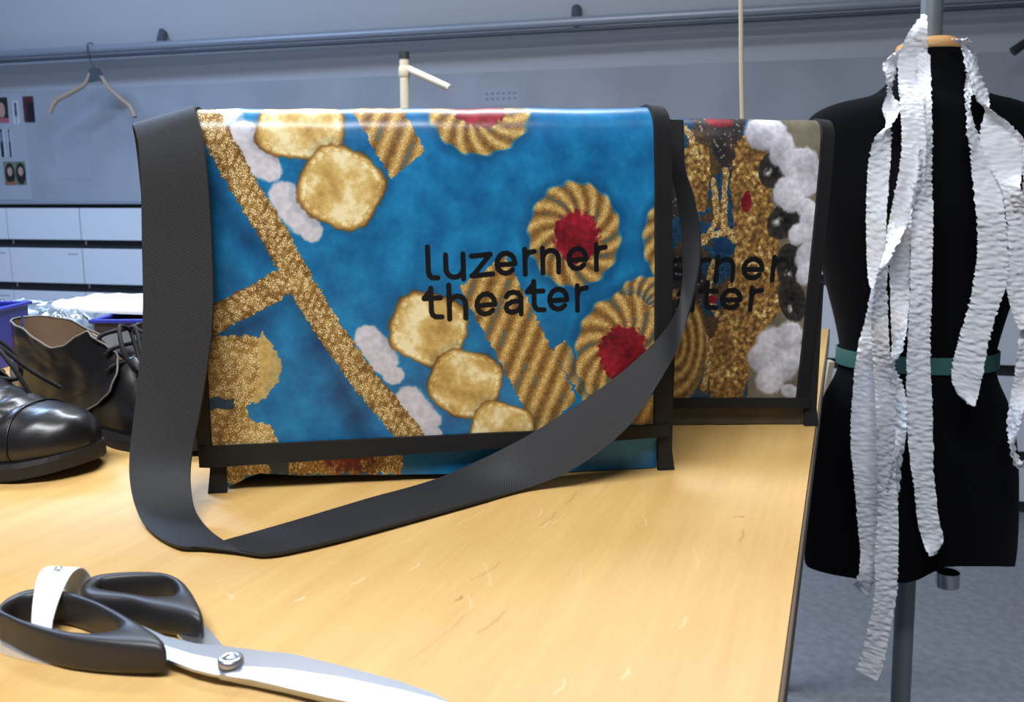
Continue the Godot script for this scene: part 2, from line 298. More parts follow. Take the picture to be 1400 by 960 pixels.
func noise_bytes(seed_: int, freq: float, w: int, h: int, kind := FastNoiseLite.TYPE_SIMPLEX_SMOOTH, octaves := 3) -> PackedByteArray:
	var im := noise_of(seed_, freq, kind, octaves).get_image(w, h)
	im.convert(Image.FORMAT_L8)
	return im.get_data()

func noise_texture(seed_: int, freq: float, lo: Color, hi: Color, size := 512, octaves := 4) -> ImageTexture:
	var src := noise_of(seed_, freq, FastNoiseLite.TYPE_SIMPLEX_SMOOTH, octaves).get_seamless_image(size, size)
	src.convert(Image.FORMAT_L8)
	var d := src.get_data()
	var out := PackedByteArray()
	out.resize(size * size * 3)
	for i in size * size:
		var t: float = d[i] / 255.0
		out[i * 3] = int(255.0 * lerpf(lo.r, hi.r, t))
		out[i * 3 + 1] = int(255.0 * lerpf(lo.g, hi.g, t))
		out[i * 3 + 2] = int(255.0 * lerpf(lo.b, hi.b, t))
	return ImageTexture.create_from_image(Image.create_from_data(size, size, false, Image.FORMAT_RGB8, out))

func bumps(seed_: int, freq: float, strength: float, size := 256) -> ImageTexture:
	var im := noise_of(seed_, freq).get_seamless_image(size, size)
	im.convert(Image.FORMAT_RGBA8)
	im.bump_map_to_normal_map(strength)
	return ImageTexture.create_from_image(im)

# woven webbing: rows of small slanted floats
func weave_normal() -> ImageTexture:
	var im := Image.create(64, 64, false, Image.FORMAT_RGBA8)
	for y in 64:
		for x in 64:
			var k: int = x / 16
			var t: float = sin(PI * ((x % 16) + 0.5) / 16.0) * (0.55 + 0.45 * sin(TAU * (y + k * 8) / 32.0))
			im.set_pixel(x, y, Color(t, t, t))
	im.bump_map_to_normal_map(5.0)
	return ImageTexture.create_from_image(im)
# ---------------------------------------------------------------- the prints on the two bags
var pb: PackedByteArray
var pw := 900
var ph := 720
var fine: PackedByteArray
var coarse: PackedByteArray
var cells: PackedByteArray
var glitter: PackedByteArray
var gold_r := PackedByteArray()
var gold_g := PackedByteArray()
var gold_b := PackedByteArray()

func ramp_gold() -> void:
	for i in 256:
		var t: float = i / 255.0
		var c: Color
		if t < 0.45:
			c = Color8(78, 54, 30).lerp(Color8(158, 118, 60), t / 0.45)
		elif t < 0.8:
			c = Color8(158, 118, 60).lerp(Color8(214, 182, 108), (t - 0.45) / 0.35)
		else:
			c = Color8(214, 182, 108).lerp(Color8(246, 232, 184), (t - 0.8) / 0.2)
		gold_r.append(c.r8); gold_g.append(c.g8); gold_b.append(c.b8)

func dab(i: int, r: float, g: float, b: float, a: float) -> void:
	var k := i * 3
	pb[k] = int(pb[k] + (r - pb[k]) * a)
	pb[k + 1] = int(pb[k + 1] + (g - pb[k + 1]) * a)
	pb[k + 2] = int(pb[k + 2] + (b - pb[k + 2]) * a)

func dab_gold(i: int, t: float, a: float) -> void:
	var q: int = clampi(int(t * 255.0), 0, 255)
	dab(i, gold_r[q], gold_g[q], gold_b[q], a)

func ground_print(lo: Color, hi: Color) -> void:
	pb.resize(pw * ph * 3)
	for i in pw * ph:
		var t: float = (coarse[i] * 0.75 + fine[i] * 0.25) / 255.0
		var s: float = maxf(0.0, (cells[i] - 205) / 50.0) * maxf(0.0, (fine[i] - 150) / 105.0) * 0.5
		t = clampf(t + s, 0.0, 1.0)
		pb[i * 3] = int(255.0 * lerpf(lo.r, hi.r, t))
		pb[i * 3 + 1] = int(255.0 * lerpf(lo.g, hi.g, t))
		pb[i * 3 + 2] = int(255.0 * lerpf(lo.b, hi.b, t))

# kind: 0 braid, 1 dark blue shade along the braids, painted into the print, 2 lettering stroke
func stroke(p: Array, half: float, kind: int) -> void:
	var run := 0.0
	for k in range(0, p.size() - 3, 2):
		var a := Vector2(p[k], p[k + 1])
		var b := Vector2(p[k + 2], p[k + 3])
		var d := b - a
		var l := d.length()
		if l < 0.01:
			continue
		d /= l
		var reach := half + 3.0
		for y in range(maxi(0, int(minf(a.y, b.y) - reach)), mini(ph, int(maxf(a.y, b.y) + reach) + 1)):
			for x in range(maxi(0, int(minf(a.x, b.x) - reach)), mini(pw, int(maxf(a.x, b.x) + reach) + 1)):
				var q := Vector2(x, y) - a
				var s := clampf(q.dot(d), 0.0, l)
				var off := (q - d * s).length()
				if off > reach:
					continue
				var i := y * pw + x
				if kind == 0:
					var edge: float = off + (fine[i] - 128) * 0.035
					if edge > half:
						continue
					var e := off / half
					var side := q.x * d.y - q.y * d.x
					var t: float = 0.30 + 0.34 * pow(cells[i] / 255.0, 1.4) + 0.80 * (glitter[i] - 118) / 255.0 + 0.30 * (coarse[i] - 128) / 255.0 + 0.10 * sin((run + s) * 0.42 + side * 0.30) - 0.20 * e * e * e
					if cells[i] > 150 and glitter[i] > 150:
						t += 0.32
					dab_gold(i, t, clampf((half - edge) / 2.5, 0.0, 1.0))
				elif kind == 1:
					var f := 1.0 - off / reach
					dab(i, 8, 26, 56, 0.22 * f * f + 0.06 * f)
				else:
					dab(i, 14, 15, 17, clampf(half + 0.5 - off, 0.0, 1.0))
		run += l

func blob(c: Array, kind: int) -> void:
	var rx: float = c[2]
	var ry: float = c[3]
	var turn: float = c[4] if c.size() > 4 else 0.0
	var reach: float = maxf(rx, ry) * 1.25
	var co := cos(turn)
	var si := sin(turn)
	for y in range(maxi(0, int(c[1] - reach)), mini(ph, int(c[1] + reach) + 1)):
		for x in range(maxi(0, int(c[0] - reach)), mini(pw, int(c[0] + reach) + 1)):
			var i := y * pw + x
			var dx: float = x - c[0]
			var dy: float = y - c[1]
			var u := (dx * co + dy * si) / rx
			var v := (-dx * si + dy * co) / ry
			if kind == 0:          # cotton
				var r := sqrt(u * u + v * v) + (fine[i] - 128) * 0.0009
				var a := clampf((1.0 - r) * 5.0, 0.0, 1.0)
				if a > 0.0:
					var g: float = 186.0 + 30.0 * (fine[i] / 255.0) + 16.0 * (coarse[i] / 255.0) - 10.0 * r * r
					if c.size() > 4:
						g = 150.0 + 40.0 * (fine[i] / 255.0) + 62.0 * (coarse[i] / 255.0) - 34.0 * clampf(v, -0.5, 1.0) * r
					dab(i, g + 2, g, g + 8, a)
			elif kind == 1:        # nugget
				var au := absf(u)
				var av := absf(v)
				var r := pow(au * au * au + av * av * av, 1.0 / 3.0) + (coarse[i] - 128) * 0.0007 + (fine[i] - 128) * 0.0002
				var a := clampf((1.04 - r) * 14.0, 0.0, 1.0)
				if a > 0.0:
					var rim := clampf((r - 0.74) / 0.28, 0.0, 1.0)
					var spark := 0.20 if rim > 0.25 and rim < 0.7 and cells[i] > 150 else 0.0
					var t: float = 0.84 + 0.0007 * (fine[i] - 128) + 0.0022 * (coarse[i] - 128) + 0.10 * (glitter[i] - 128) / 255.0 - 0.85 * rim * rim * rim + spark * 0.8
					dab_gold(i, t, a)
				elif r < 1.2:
					dab(i, 16, 58, 96, 0.22 * clampf((1.2 - r) / 0.2, 0.0, 1.0))  # faint shadow ring around the nugget, painted into the print
			elif kind == 2:        # dark glossy bead
				var r := sqrt(u * u + v * v)
				var a := clampf((1.0 - r) * 12.0, 0.0, 1.0)
				if a > 0.0:
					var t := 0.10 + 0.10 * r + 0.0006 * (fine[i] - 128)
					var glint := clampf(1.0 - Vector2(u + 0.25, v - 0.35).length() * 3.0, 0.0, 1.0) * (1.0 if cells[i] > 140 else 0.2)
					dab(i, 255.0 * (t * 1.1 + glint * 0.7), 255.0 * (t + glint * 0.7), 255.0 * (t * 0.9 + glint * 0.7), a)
			elif kind == 3:        # red stone
				var r := sqrt(u * u + v * v) + (fine[i] - 128) * 0.0014
				var a := clampf((1.0 - r) * 8.0, 0.0, 1.0)
				if a > 0.0:
					var t: float = 0.75 + 0.5 * (coarse[i] - 128) / 255.0 + 0.35 * (fine[i] - 128) / 255.0
					dab(i, 158.0 * t + 10, 34.0 * t, 50.0 * t, a)
			else:                  # swirl of gold thread
				var r := sqrt(u * u + v * v)
				if r < 1.0:
					var t: float = 0.40 + 0.25 * sin(r * 26.0 + atan2(v, u) * 2.0) + 0.35 * (cells[i] - 90) / 255.0
					dab_gold(i, t, clampf((1.0 - r) * 9.0, 0.0, 1.0))

func rosette(c: Array) -> void:
	var rx: float = c[2]
	var ry: float = c[3]
	for y in range(maxi(0, int(c[1] - ry * 1.2)), mini(ph, int(c[1] + ry * 1.2) + 1)):
		for x in range(maxi(0, int(c[0] - rx * 1.2)), mini(pw, int(c[0] + rx * 1.2) + 1)):
			var i := y * pw + x
			var u: float = (x - c[0]) / rx
			var v: float = (y - c[1]) / ry
			var r := sqrt(u * u + v * v)
			var f := atan2(v, u)
			var lobe: float = f * 14.0 + c[6] * r * 13.0
			var rim: float = 0.96 + 0.03 * sin(lobe)
			if r < rim:
				var st := 0.5 + 0.5 * sin(lobe)
				var t: float = 0.16 + 0.48 * st + 0.22 * (cells[i] - 60) / 255.0 + 0.50 * (glitter[i] - 120) / 255.0
				var a := clampf((rim - r) * 16.0, 0.0, 1.0)
				if st < 0.16 and coarse[i] > 150:
					dab(i, 92, 98, 82, a)
				else:
					dab_gold(i, t, a)
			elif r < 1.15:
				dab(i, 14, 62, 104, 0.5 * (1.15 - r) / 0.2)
	if c[4] > 6:
		blob([c[0] + 3, c[1] + 4, c[4], c[5]], 3)

func fill_poly(p: Array, kind: int) -> void:
	var poly := PackedVector2Array()
	var lo := Vector2(9999, 9999)
	var hi := Vector2(-9999, -9999)
	for k in range(0, p.size(), 2):
		var q := Vector2(p[k], p[k + 1])
		poly.append(q)
		lo = lo.min(q)
		hi = hi.max(q)
	var along := poly[2] - poly[1] if poly.size() > 2 else Vector2.RIGHT
	along = along.normalized()
	for y in range(maxi(0, int(lo.y)), mini(ph, int(hi.y) + 1)):
		for x in range(maxi(0, int(lo.x)), mini(pw, int(hi.x) + 1)):
			var i := y * pw + x
			var jit := Vector2(fine[i] - 128, cells[i] - 128) * 0.035
			if not Geometry2D.is_point_in_polygon(Vector2(x, y) + jit, poly):
				continue
			if kind == 0:      # twisted rope bar: slanted stripes
				var q := Vector2(x, y) - poly[0]
				var s := q.x * 0.92 + q.y * 0.40
				var st := 0.5 + 0.5 * sin(s * 0.195)
				var t: float = 0.16 + 0.48 * st + 0.22 * (cells[i] - 60) / 255.0 + 0.50 * (glitter[i] - 120) / 255.0
				if st < 0.14 and coarse[i] > 150:
					dab(i, 96, 106, 92, 1.0)
				else:
					dab_gold(i, t, 1.0)
			elif kind == 1:    # beaded gold ground
				dab_gold(i, (0.28 if cells[i] > 150 and glitter[i] > 150 else 0.0) + 0.38 + 0.26 * pow(cells[i] / 255.0, 1.2) + 0.55 * (coarse[i] - 115) / 255.0 + 0.75 * (glitter[i] - 120) / 255.0, 1.0)
			elif kind == 2:    # bright leaf
				dab_gold(i, 0.74 + 0.3 * (fine[i] - 128) / 255.0, 0.9)
			elif kind == 3:    # blue cloth
				var t: float = 0.7 + 0.6 * (coarse[i] - 128) / 255.0
				dab(i, 24.0 * t, 84.0 * t, 132.0 * t, 0.9)
			elif kind == 5:    # tangle of dark gold thread
				dab_gold(i, (0.10 + 0.50 * pow(cells[i] / 255.0, 1.2) + 0.95 * (fine[i] - 128) / 255.0 + 0.60 * (glitter[i] - 118) / 255.0) * (0.45 + 0.9 * coarse[i] / 255.0), 1.0)
			elif kind == 6:    # dark cloth: blue and brown patches
				var t: float = 0.55 + 0.5 * fine[i] / 255.0
				var k := smoothstep(112.0, 140.0, float(coarse[i]))
				var s := 60.0 if glitter[i] > 205 else 0.0
				dab(i, lerpf(26, 96, k) * t + s, lerpf(74, 74, k) * t + s * 0.9, lerpf(112, 48, k) * t + s * 0.6, 1.0)
			else:              # brown sequins
				var t: float = 0.5 + 0.5 * coarse[i] / 255.0
				var s := 90.0 if cells[i] > 205 and fine[i] > 130 else 0.0
				dab(i, 74.0 * t + s, 62.0 * t + s, 58.0 * t + s * 0.9, 0.95)

func arc_pts(cx: float, cy: float, rx: float, ry: float, from_deg: float, to_deg: float) -> Array:
	var out := []
	for k in 13:
		var f := deg_to_rad(lerpf(from_deg, to_deg, k / 12.0))
		out.append(cx + rx * cos(f))
		out.append(cy + ry * sin(f))
	return out

func glyph(ch: String) -> Array:
	match ch:
		"l": return [[3.6, 46, 3.6, 12, 5, 7.2, 8.5, 4.2, 15.5, 3.6]]
		"u": return [[3.6, 34, 3.6, 15] + arc_pts(15, 15, 11.4, 11.8, 180, 360), [26.4, 34, 26.4, 0]]
		"z": return [[1.5, 30.4, 26.5, 30.4], [25.5, 29.5, 3.5, 4.5], [1.5, 3.6, 29, 3.6]]
		"e": return [arc_pts(15, 17, 12, 13.8, 0, 318), [3.6, 15.5, 27, 15.5]]
		"r": return [[3.6, 34, 3.6, 0], [3.6, 19, 5.2, 25.5, 9, 29.3, 16.5, 30.2]]
		"n": return [[3.6, 34, 3.6, 0], arc_pts(14.3, 19, 10.7, 11.4, 180, 0) + [25, 0]]
		"h": return [[3.6, 46, 3.6, 0], arc_pts(14.3, 19, 10.7, 11.4, 180, 0) + [25, 0]]
		"t": return [[10, 43, 10, 12, 11.4, 7.2, 15, 4.2, 23.5, 3.6], [1, 29.5, 22.5, 29.5], [1.5, 30.5, 10, 40]]
		"a": return [[4.5, 25, 8, 29.3, 14, 30.6, 20.5, 29, 24.2, 23, 24.2, 0], [24.2, 18.6, 12.5, 17.6, 6, 14.6, 4, 10, 6, 5.4, 11.5, 3.2, 17.5, 4.4, 22, 7.6, 24.2, 12]]
	return []

func lettering(frames: Array, half: float) -> void:
	var lines := [[["l", 0], ["u", 23], ["z", 59], ["e", 91], ["r", 128], ["n", 152], ["e", 188], ["r", 226]], [["t", 0], ["h", 30], ["e", 67], ["a", 105], ["t", 137], ["e", 165], ["r", 203]]]
	var spans := [243.0, 222.0]
	for n in 2:
		var f: Array = frames[n]
		for item in lines[n]:
			for line in glyph(item[0]):
				var p := []
				for k in range(0, line.size(), 2):
					var sx: float = (line[k] + item[1]) / spans[n]
					var sy: float = line[k + 1] / 46.0
					p.append(f[0] + f[2] * sx + f[4] * sy)
					p.append(f[1] + f[3] * sx + f[5] * sy)
				stroke(p, half, 2)

func grain(n: int) -> void:
	fine = noise_bytes(n, 0.06, pw, ph, FastNoiseLite.TYPE_SIMPLEX_SMOOTH, 3)
	coarse = noise_bytes(n + 1, 0.012, pw, ph, FastNoiseLite.TYPE_SIMPLEX_SMOOTH, 3)
	var im := noise_of(n + 2, 0.085, FastNoiseLite.TYPE_CELLULAR, 1).get_image(pw, ph, true)
	im.convert(Image.FORMAT_L8)
	cells = im.get_data()
	glitter = noise_bytes(n + 3, 0.30, pw, ph, FastNoiseLite.TYPE_SIMPLEX_SMOOTH, 1)

func print_texture() -> ImageTexture:
	return ImageTexture.create_from_image(Image.create_from_data(pw, ph, false, Image.FORMAT_RGB8, pb))

func blue_print() -> ImageTexture:
	grain(11)
	ground_print(Color8(12, 88, 142), Color8(34, 142, 196))
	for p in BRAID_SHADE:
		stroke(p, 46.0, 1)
	for c in COTTON:
		blob(c, 0)
	for p in GOLD_PATCH:
		fill_poly(p, 1)
	for p in GOLD_LEAF:
		fill_poly(p, 2)
	for p in BLUE_BAR:
		fill_poly(p, 3)
	stroke(BRAIDS[1], 27.0, 0)
	stroke(BRAIDS[0], 27.0, 0)
	for p in STRIPED:
		fill_poly(p, 0)
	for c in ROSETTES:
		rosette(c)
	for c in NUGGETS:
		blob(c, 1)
	lettering(TEXT_FRAME, 5.0)
	return print_texture()

func brown_print() -> ImageTexture:
	grain(51)
	ground_print(Color8(96, 88, 72), Color8(140, 132, 112))
	fill_poly([0, 0, 770, 0, 740, 330, 770, 720, 0, 720], 6)
	for p in BROWN2:
		fill_poly(p, 4)
	for p in BLUE2:
		fill_poly(p, 3)
	for p in GOLDFILL2:
		fill_poly(p, 5)
	for p in GOLD2:
		stroke(p, 9.0, 0)
	for c in SWIRL2:
		blob(c, 4)
	for c in RED2:
		blob(c, 3)
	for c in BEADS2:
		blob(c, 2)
	for c in COTTON2:
		blob(c + [0.3], 0)
	lettering(TEXT_FRAME2, 5.8)
	return print_texture()

# the strip of print along the lower front of a bag
func strip_print(blue: bool) -> ImageTexture:
	var w := pw
	var h := ph
	pw = 600; ph = 120
	grain(81 if blue else 91)
	if blue:
		ground_print(Color8(12, 88, 142), Color8(34, 142, 196))
		fill_poly([0, 0, 236, 0, 236, 120, 0, 120], 1)
		fill_poly([62, 0, 84, 0, 84, 120, 58, 120], 3)
		blob([165, 50, 55, 70], 3)
	else:
		ground_print(Color8(56, 54, 44), Color8(84, 80, 66))
	var t := print_texture()
	pw = w; ph = h
	return t
# ---------------------------------------------------------------- things
func add_sheet(st: SurfaceTool, rows: Array, uvs: Array) -> void:
	st.set_smooth_group(0)
	for i in rows.size() - 1:
		for j in rows[0].size() - 1:
			tri(st, rows[i][j], rows[i][j + 1], rows[i + 1][j + 1], uvs[i][j], uvs[i][j + 1], uvs[i + 1][j + 1])
			tri(st, rows[i][j], rows[i + 1][j + 1], rows[i + 1][j], uvs[i][j], uvs[i + 1][j + 1], uvs[i + 1][j])

# b: {w, d, top0, top1, left, right0, right1, out0, out1, low0, low1, hem0, hem1, lift}
func make_bag(bag: Node3D, b: Dictionary, flap_mat: Material, strip_mat: Material, seed_: int) -> void:
	var wob := noise_of(seed_, 9.0)
	var r := 0.024
	# black shell of the body: rounded box, its lower front edge not quite flat
	var rings := []
	for lv in [[0.0, 0.010], [0.004, 0.002], [0.06, 0.0], [0.16, 0.002], [0.25, 0.006], [0.285, 0.012]]:
		var ring := []
		for k in 48:
			var f: float = TAU * k / 48.0
			var cx := signf(cos(f)) * pow(absf(cos(f)), 0.22)
			var cz := signf(sin(f)) * pow(absf(sin(f)), 0.22)
			var x: float = b.w * 0.5 + cx * (b.w * 0.5 - 0.004 - lv[1] * 0.4)
			var z: float = -b.d * 0.5 - 0.003 + cz * (b.d * 0.5 - lv[1])
			var y: float = lv[0]
			if z > -b.d * 0.6 and y < 0.01:
				y += pick(b.lift, x)
			ring.append(Vector3(x, y, z))
		rings.append(ring)
	part(bag, "body", loft(rings), M.nylon)
	# printed lower front panel
	var rows := []
	for i in 9:
		var row := []
		for j in 41:
			var x: float = lerpf(0.010, b.w - 0.012, j / 40.0)
			var y: float = lerpf(pick(b.lift, x) + 0.001, 0.12, i / 8.0)
			row.append(Vector3(x, y, -0.001 + 0.002 * sin(i * 0.6) + 0.0015 * wob.get_noise_2d(x * 4.0, y * 6.0)))
		rows.append(row)
	part(bag, "front_panel", grid(rows, false, false, Rect2(0, 1, 1, -1)), strip_mat)
	for x0 in [0.0, b.w - 0.012]:
		var la := []
		var lb := []
		for k in 9:
			var y := lerpf(0.0, 0.15, k / 8.0)
			var kick: float = 0.0022 if k == 0 else 0.0
			la.append(Vector3(x0 - (kick if x0 == 0.0 else 0.0), y, 0.002 + kick))
			lb.append(Vector3(x0 + 0.0125 + (kick if x0 > 0.0 else 0.0), y, 0.002 + kick))
		part(bag, "side_binding", band(la, lb, 0.004, 2, true), M.webbing)
	# flap: down the front, over the top, down the back
	var frows := []
	var fuv := []
	var e_in := []
	var e_out := []
	var l_in := []
	var l_out := []
	var steps := []
	for v in [0.0, 0.002, 0.006, 0.013, 0.022, 0.034, 0.05, 0.07]:
		steps.append(v)
	for k in range(1, 25):
		steps.append(lerpf(0.085, 1.0, k / 24.0))
	var back := [0.25, 0.5, 0.75, 0.9, 1.0, 1.25]
	back.reverse()
	for n in back.size() + steps.size():
		var row := []
		var uvr := []
		var on_back: bool = n < back.size()
		var v: float = 0.0 if on_back else steps[n - back.size()]
		var xl: float = lerpf(b.left, b.left - 0.001, v)
		var xr: float = lerpf(b.right0, b.right1, v)
		for j in 37:
			var u := j / 36.0
			var x := lerpf(xl, xr, u)
			var top: float = lerpf(b.top0, b.top1, u) + 0.0012 * wob.get_noise_1d(x * 2.0)
			var low: float = lerpf(b.low0, b.low1, u)
			var y := lerpf(top, low, v)
			var belly: float = 0.007 + 0.0055 * sin(PI * clampf(v, 0.0, 1.0)) * (0.4 + 0.6 * sin(PI * u)) + 0.0016 * wob.get_noise_2d(x * 1.1, y * 1.1)
			var z := belly
			var over := y - (top - r)
			if over > 0.0:
				z = belly - (r - sqrt(maxf(0.0, r * r - over * over)))
			if on_back:
				var t: float = back[n]
				z = lerpf(belly - r, -b.d + 0.012, minf(t, 1.0))
				y = top - 0.006 * t * t - (0.04 if t > 1.0 else 0.0) - (0.004 if t == 1.0 else 0.0)
				if t > 1.0:
					z -= 0.012
				uvr.append(Vector2(u, (60.0 - 58.0 * minf(t, 1.0)) / 720.0))
			else:
				uvr.append(Vector2(u, (60.0 + 640.0 * v) / 720.0))
			row.append(Vector3(x, y, z))
		frows.append(row)
		fuv.append(uvr)
		var o := Vector3(0, 0.0, 0.0012)
		e_in.append(row[-1] + o - Vector3(0.002, 0, 0))
		e_out.append(row[-1] + Vector3(lerpf(b.out0 - b.right0, b.out1 - b.right1, v), -0.001, -0.003))
		l_in.append(row[0] + o + Vector3(0.001, 0, 0))
		l_out.append(row[0] + Vector3(-lerpf(0.006, 0.010, v), -0.001, -0.003))
	var st := new_st()
	add_sheet(st, frows, fuv)
	part(bag, "flap", done(st), flap_mat)
	# hem binding below the print, then the two side bindings over its ends
	var h_in := []
	var h_out := []
	for j in 37:
		var u := j / 36.0
		var p: Vector3 = frows[-1][j]
		h_in.append(p + Vector3(0, 0.001, 0.0012))
		h_out.append(Vector3(p.x, lerpf(b.hem0, b.hem1, u), p.z + 0.0005))
	h_in.push_front(h_in[0] + Vector3(-0.009, 0, -0.002))
	h_out.push_front(h_out[0] + Vector3(-0.009, 0, -0.002))
	h_in.append(h_in[-1] + Vector3(0.012, 0, -0.002))
	h_out.append(h_out[-1] + Vector3(0.012, 0, -0.002))
	part(bag, "hem_binding", band(h_in, h_out, 0.004, 2, true), M.webbing)
	part(bag, "edge_binding", band(e_in, e_out, 0.004, 2, true), M.webbing)
	part(bag, "edge_binding", band(l_in, l_out, 0.004, 2, true), M.webbing)

func ruffle(rows: Array, called: String, label: String, seed_: int) -> void:
	var l := []
	var r := []
	for p in rows:
		l.append(v3(p, 0))
		r.append(v3(p, 3))
	l = curve(l, 5)
	r = curve(r, 5)
	# resample evenly
	var ll := [l[0]]
	var rr := [r[0]]
	var step := 0.0016
	var carry := 0.0
	for i in range(1, l.size()):
		var d: float = ((l[i] + r[i]) - (l[i - 1] + r[i - 1])).length() * 0.5
		var t := step - carry
		while t < d:
			ll.append(l[i - 1].lerp(l[i], t / d))
			rr.append(r[i - 1].lerp(r[i], t / d))
			t += step
		carry = d - (t - step)
	var crinkle := noise_of(seed_, 1.0, FastNoiseLite.TYPE_SIMPLEX_SMOOTH, 2)
	var n: int = ll.size()
	var out := []
	var across := 14
	var before := Vector3.ZERO
	for i in n:
		var t: Vector3 = ll[mini(i + 3, n - 1)] + rr[mini(i + 3, n - 1)] - ll[maxi(i - 3, 0)] - rr[maxi(i - 3, 0)]
		var w: Vector3 = rr[i] - ll[i]
		var nn := t.cross(w).normalized()
		if before != Vector3.ZERO and nn.dot(before) < 0.0:
			nn = -nn
		before = nn
		var tn := t.normalized()
		var s := i * step
		var row := []
		for j in across + 1:
			var v := float(j) / across
			var near_stitch := minf(absf(v - 0.28), absf(v - 0.62))
			var amp := 0.0019 * (0.35 + 0.65 * clampf(near_stitch * 7.0, 0.0, 1.0))
			var d := amp * crinkle.get_noise_2d(s * 145.0, v * 1.7) * 1.6
			d += 0.0007 * crinkle.get_noise_2d(s * 380.0 + 50.0, v * 2.0) * (1.4 - v)
			var edge := (v - 0.5) * (1.0 + 0.10 * crinkle.get_noise_2d(s * 300.0, 9.0 + v * 2.0)) + 0.5
			var p: Vector3 = ll[i] + w * edge + nn * d + tn * 0.0012 * crinkle.get_noise_2d(s * 200.0 + 7.0, v * 4.0)
			row.append(p)
		out.append(row)
	single(called, grid(out), M.ruffle, label, "ruffle trim", Transform3D(), "white ruffle trims hanging on the dress form")

func half_width(s: float) -> float:
	return pick([[0.0, 0.0], [0.004, 0.014], [0.012, 0.023], [0.03, 0.031], [0.07, 0.034], [0.11, 0.035], [0.15, 0.039], [0.19, 0.046], [0.22, 0.0475], [0.25, 0.043], [0.27, 0.034], [0.283, 0.022], [0.29, 0.004]], s)

func last_height(s: float) -> float:
	return pick([[0.0, 0.17], [0.09, 0.165], [0.12, 0.135], [0.145, 0.1], [0.17, 0.072], [0.20, 0.055], [0.23, 0.045], [0.26, 0.038], [0.28, 0.028], [0.29, 0.014]], s)

func feather(s: float) -> float:
	var y := 0.014 + 0.012 * smoothstep(0.13, 0.06, s)
	if s > 0.2:
		y += pow((s - 0.2) / 0.09, 2.0) * 0.011
	return y

func side_at(s: float, y: float) -> float:
	var t := clampf((y - feather(s)) / last_height(s), 0.0, 1.0)
	return half_width(s) * pow(1.0 - pow(t, 2.3), 0.42) * (0.95 + 0.05 * minf(1.0, t * 8.0))

func quarter_point(k: float, t: float, side: float, off: float) -> Vector3:
	var smax := pick([[0.0, 0.120], [0.18, 0.132], [0.32, 0.155], [0.45, 0.170], [0.62, 0.174], [0.8, 0.166], [0.92, 0.154], [1.0, 0.140]], t)
	var s := k * smax
	var top := pick([[0.0, 0.112], [0.25, 0.107], [0.45, 0.096], [0.6, 0.089], [0.72, 0.092], [0.85, 0.103], [0.95, 0.107], [1.0, 0.101]], k)
	var y := lerpf(feather(s), top, t)
	return Vector3(s, y, side * (side_at(s, y) + off))

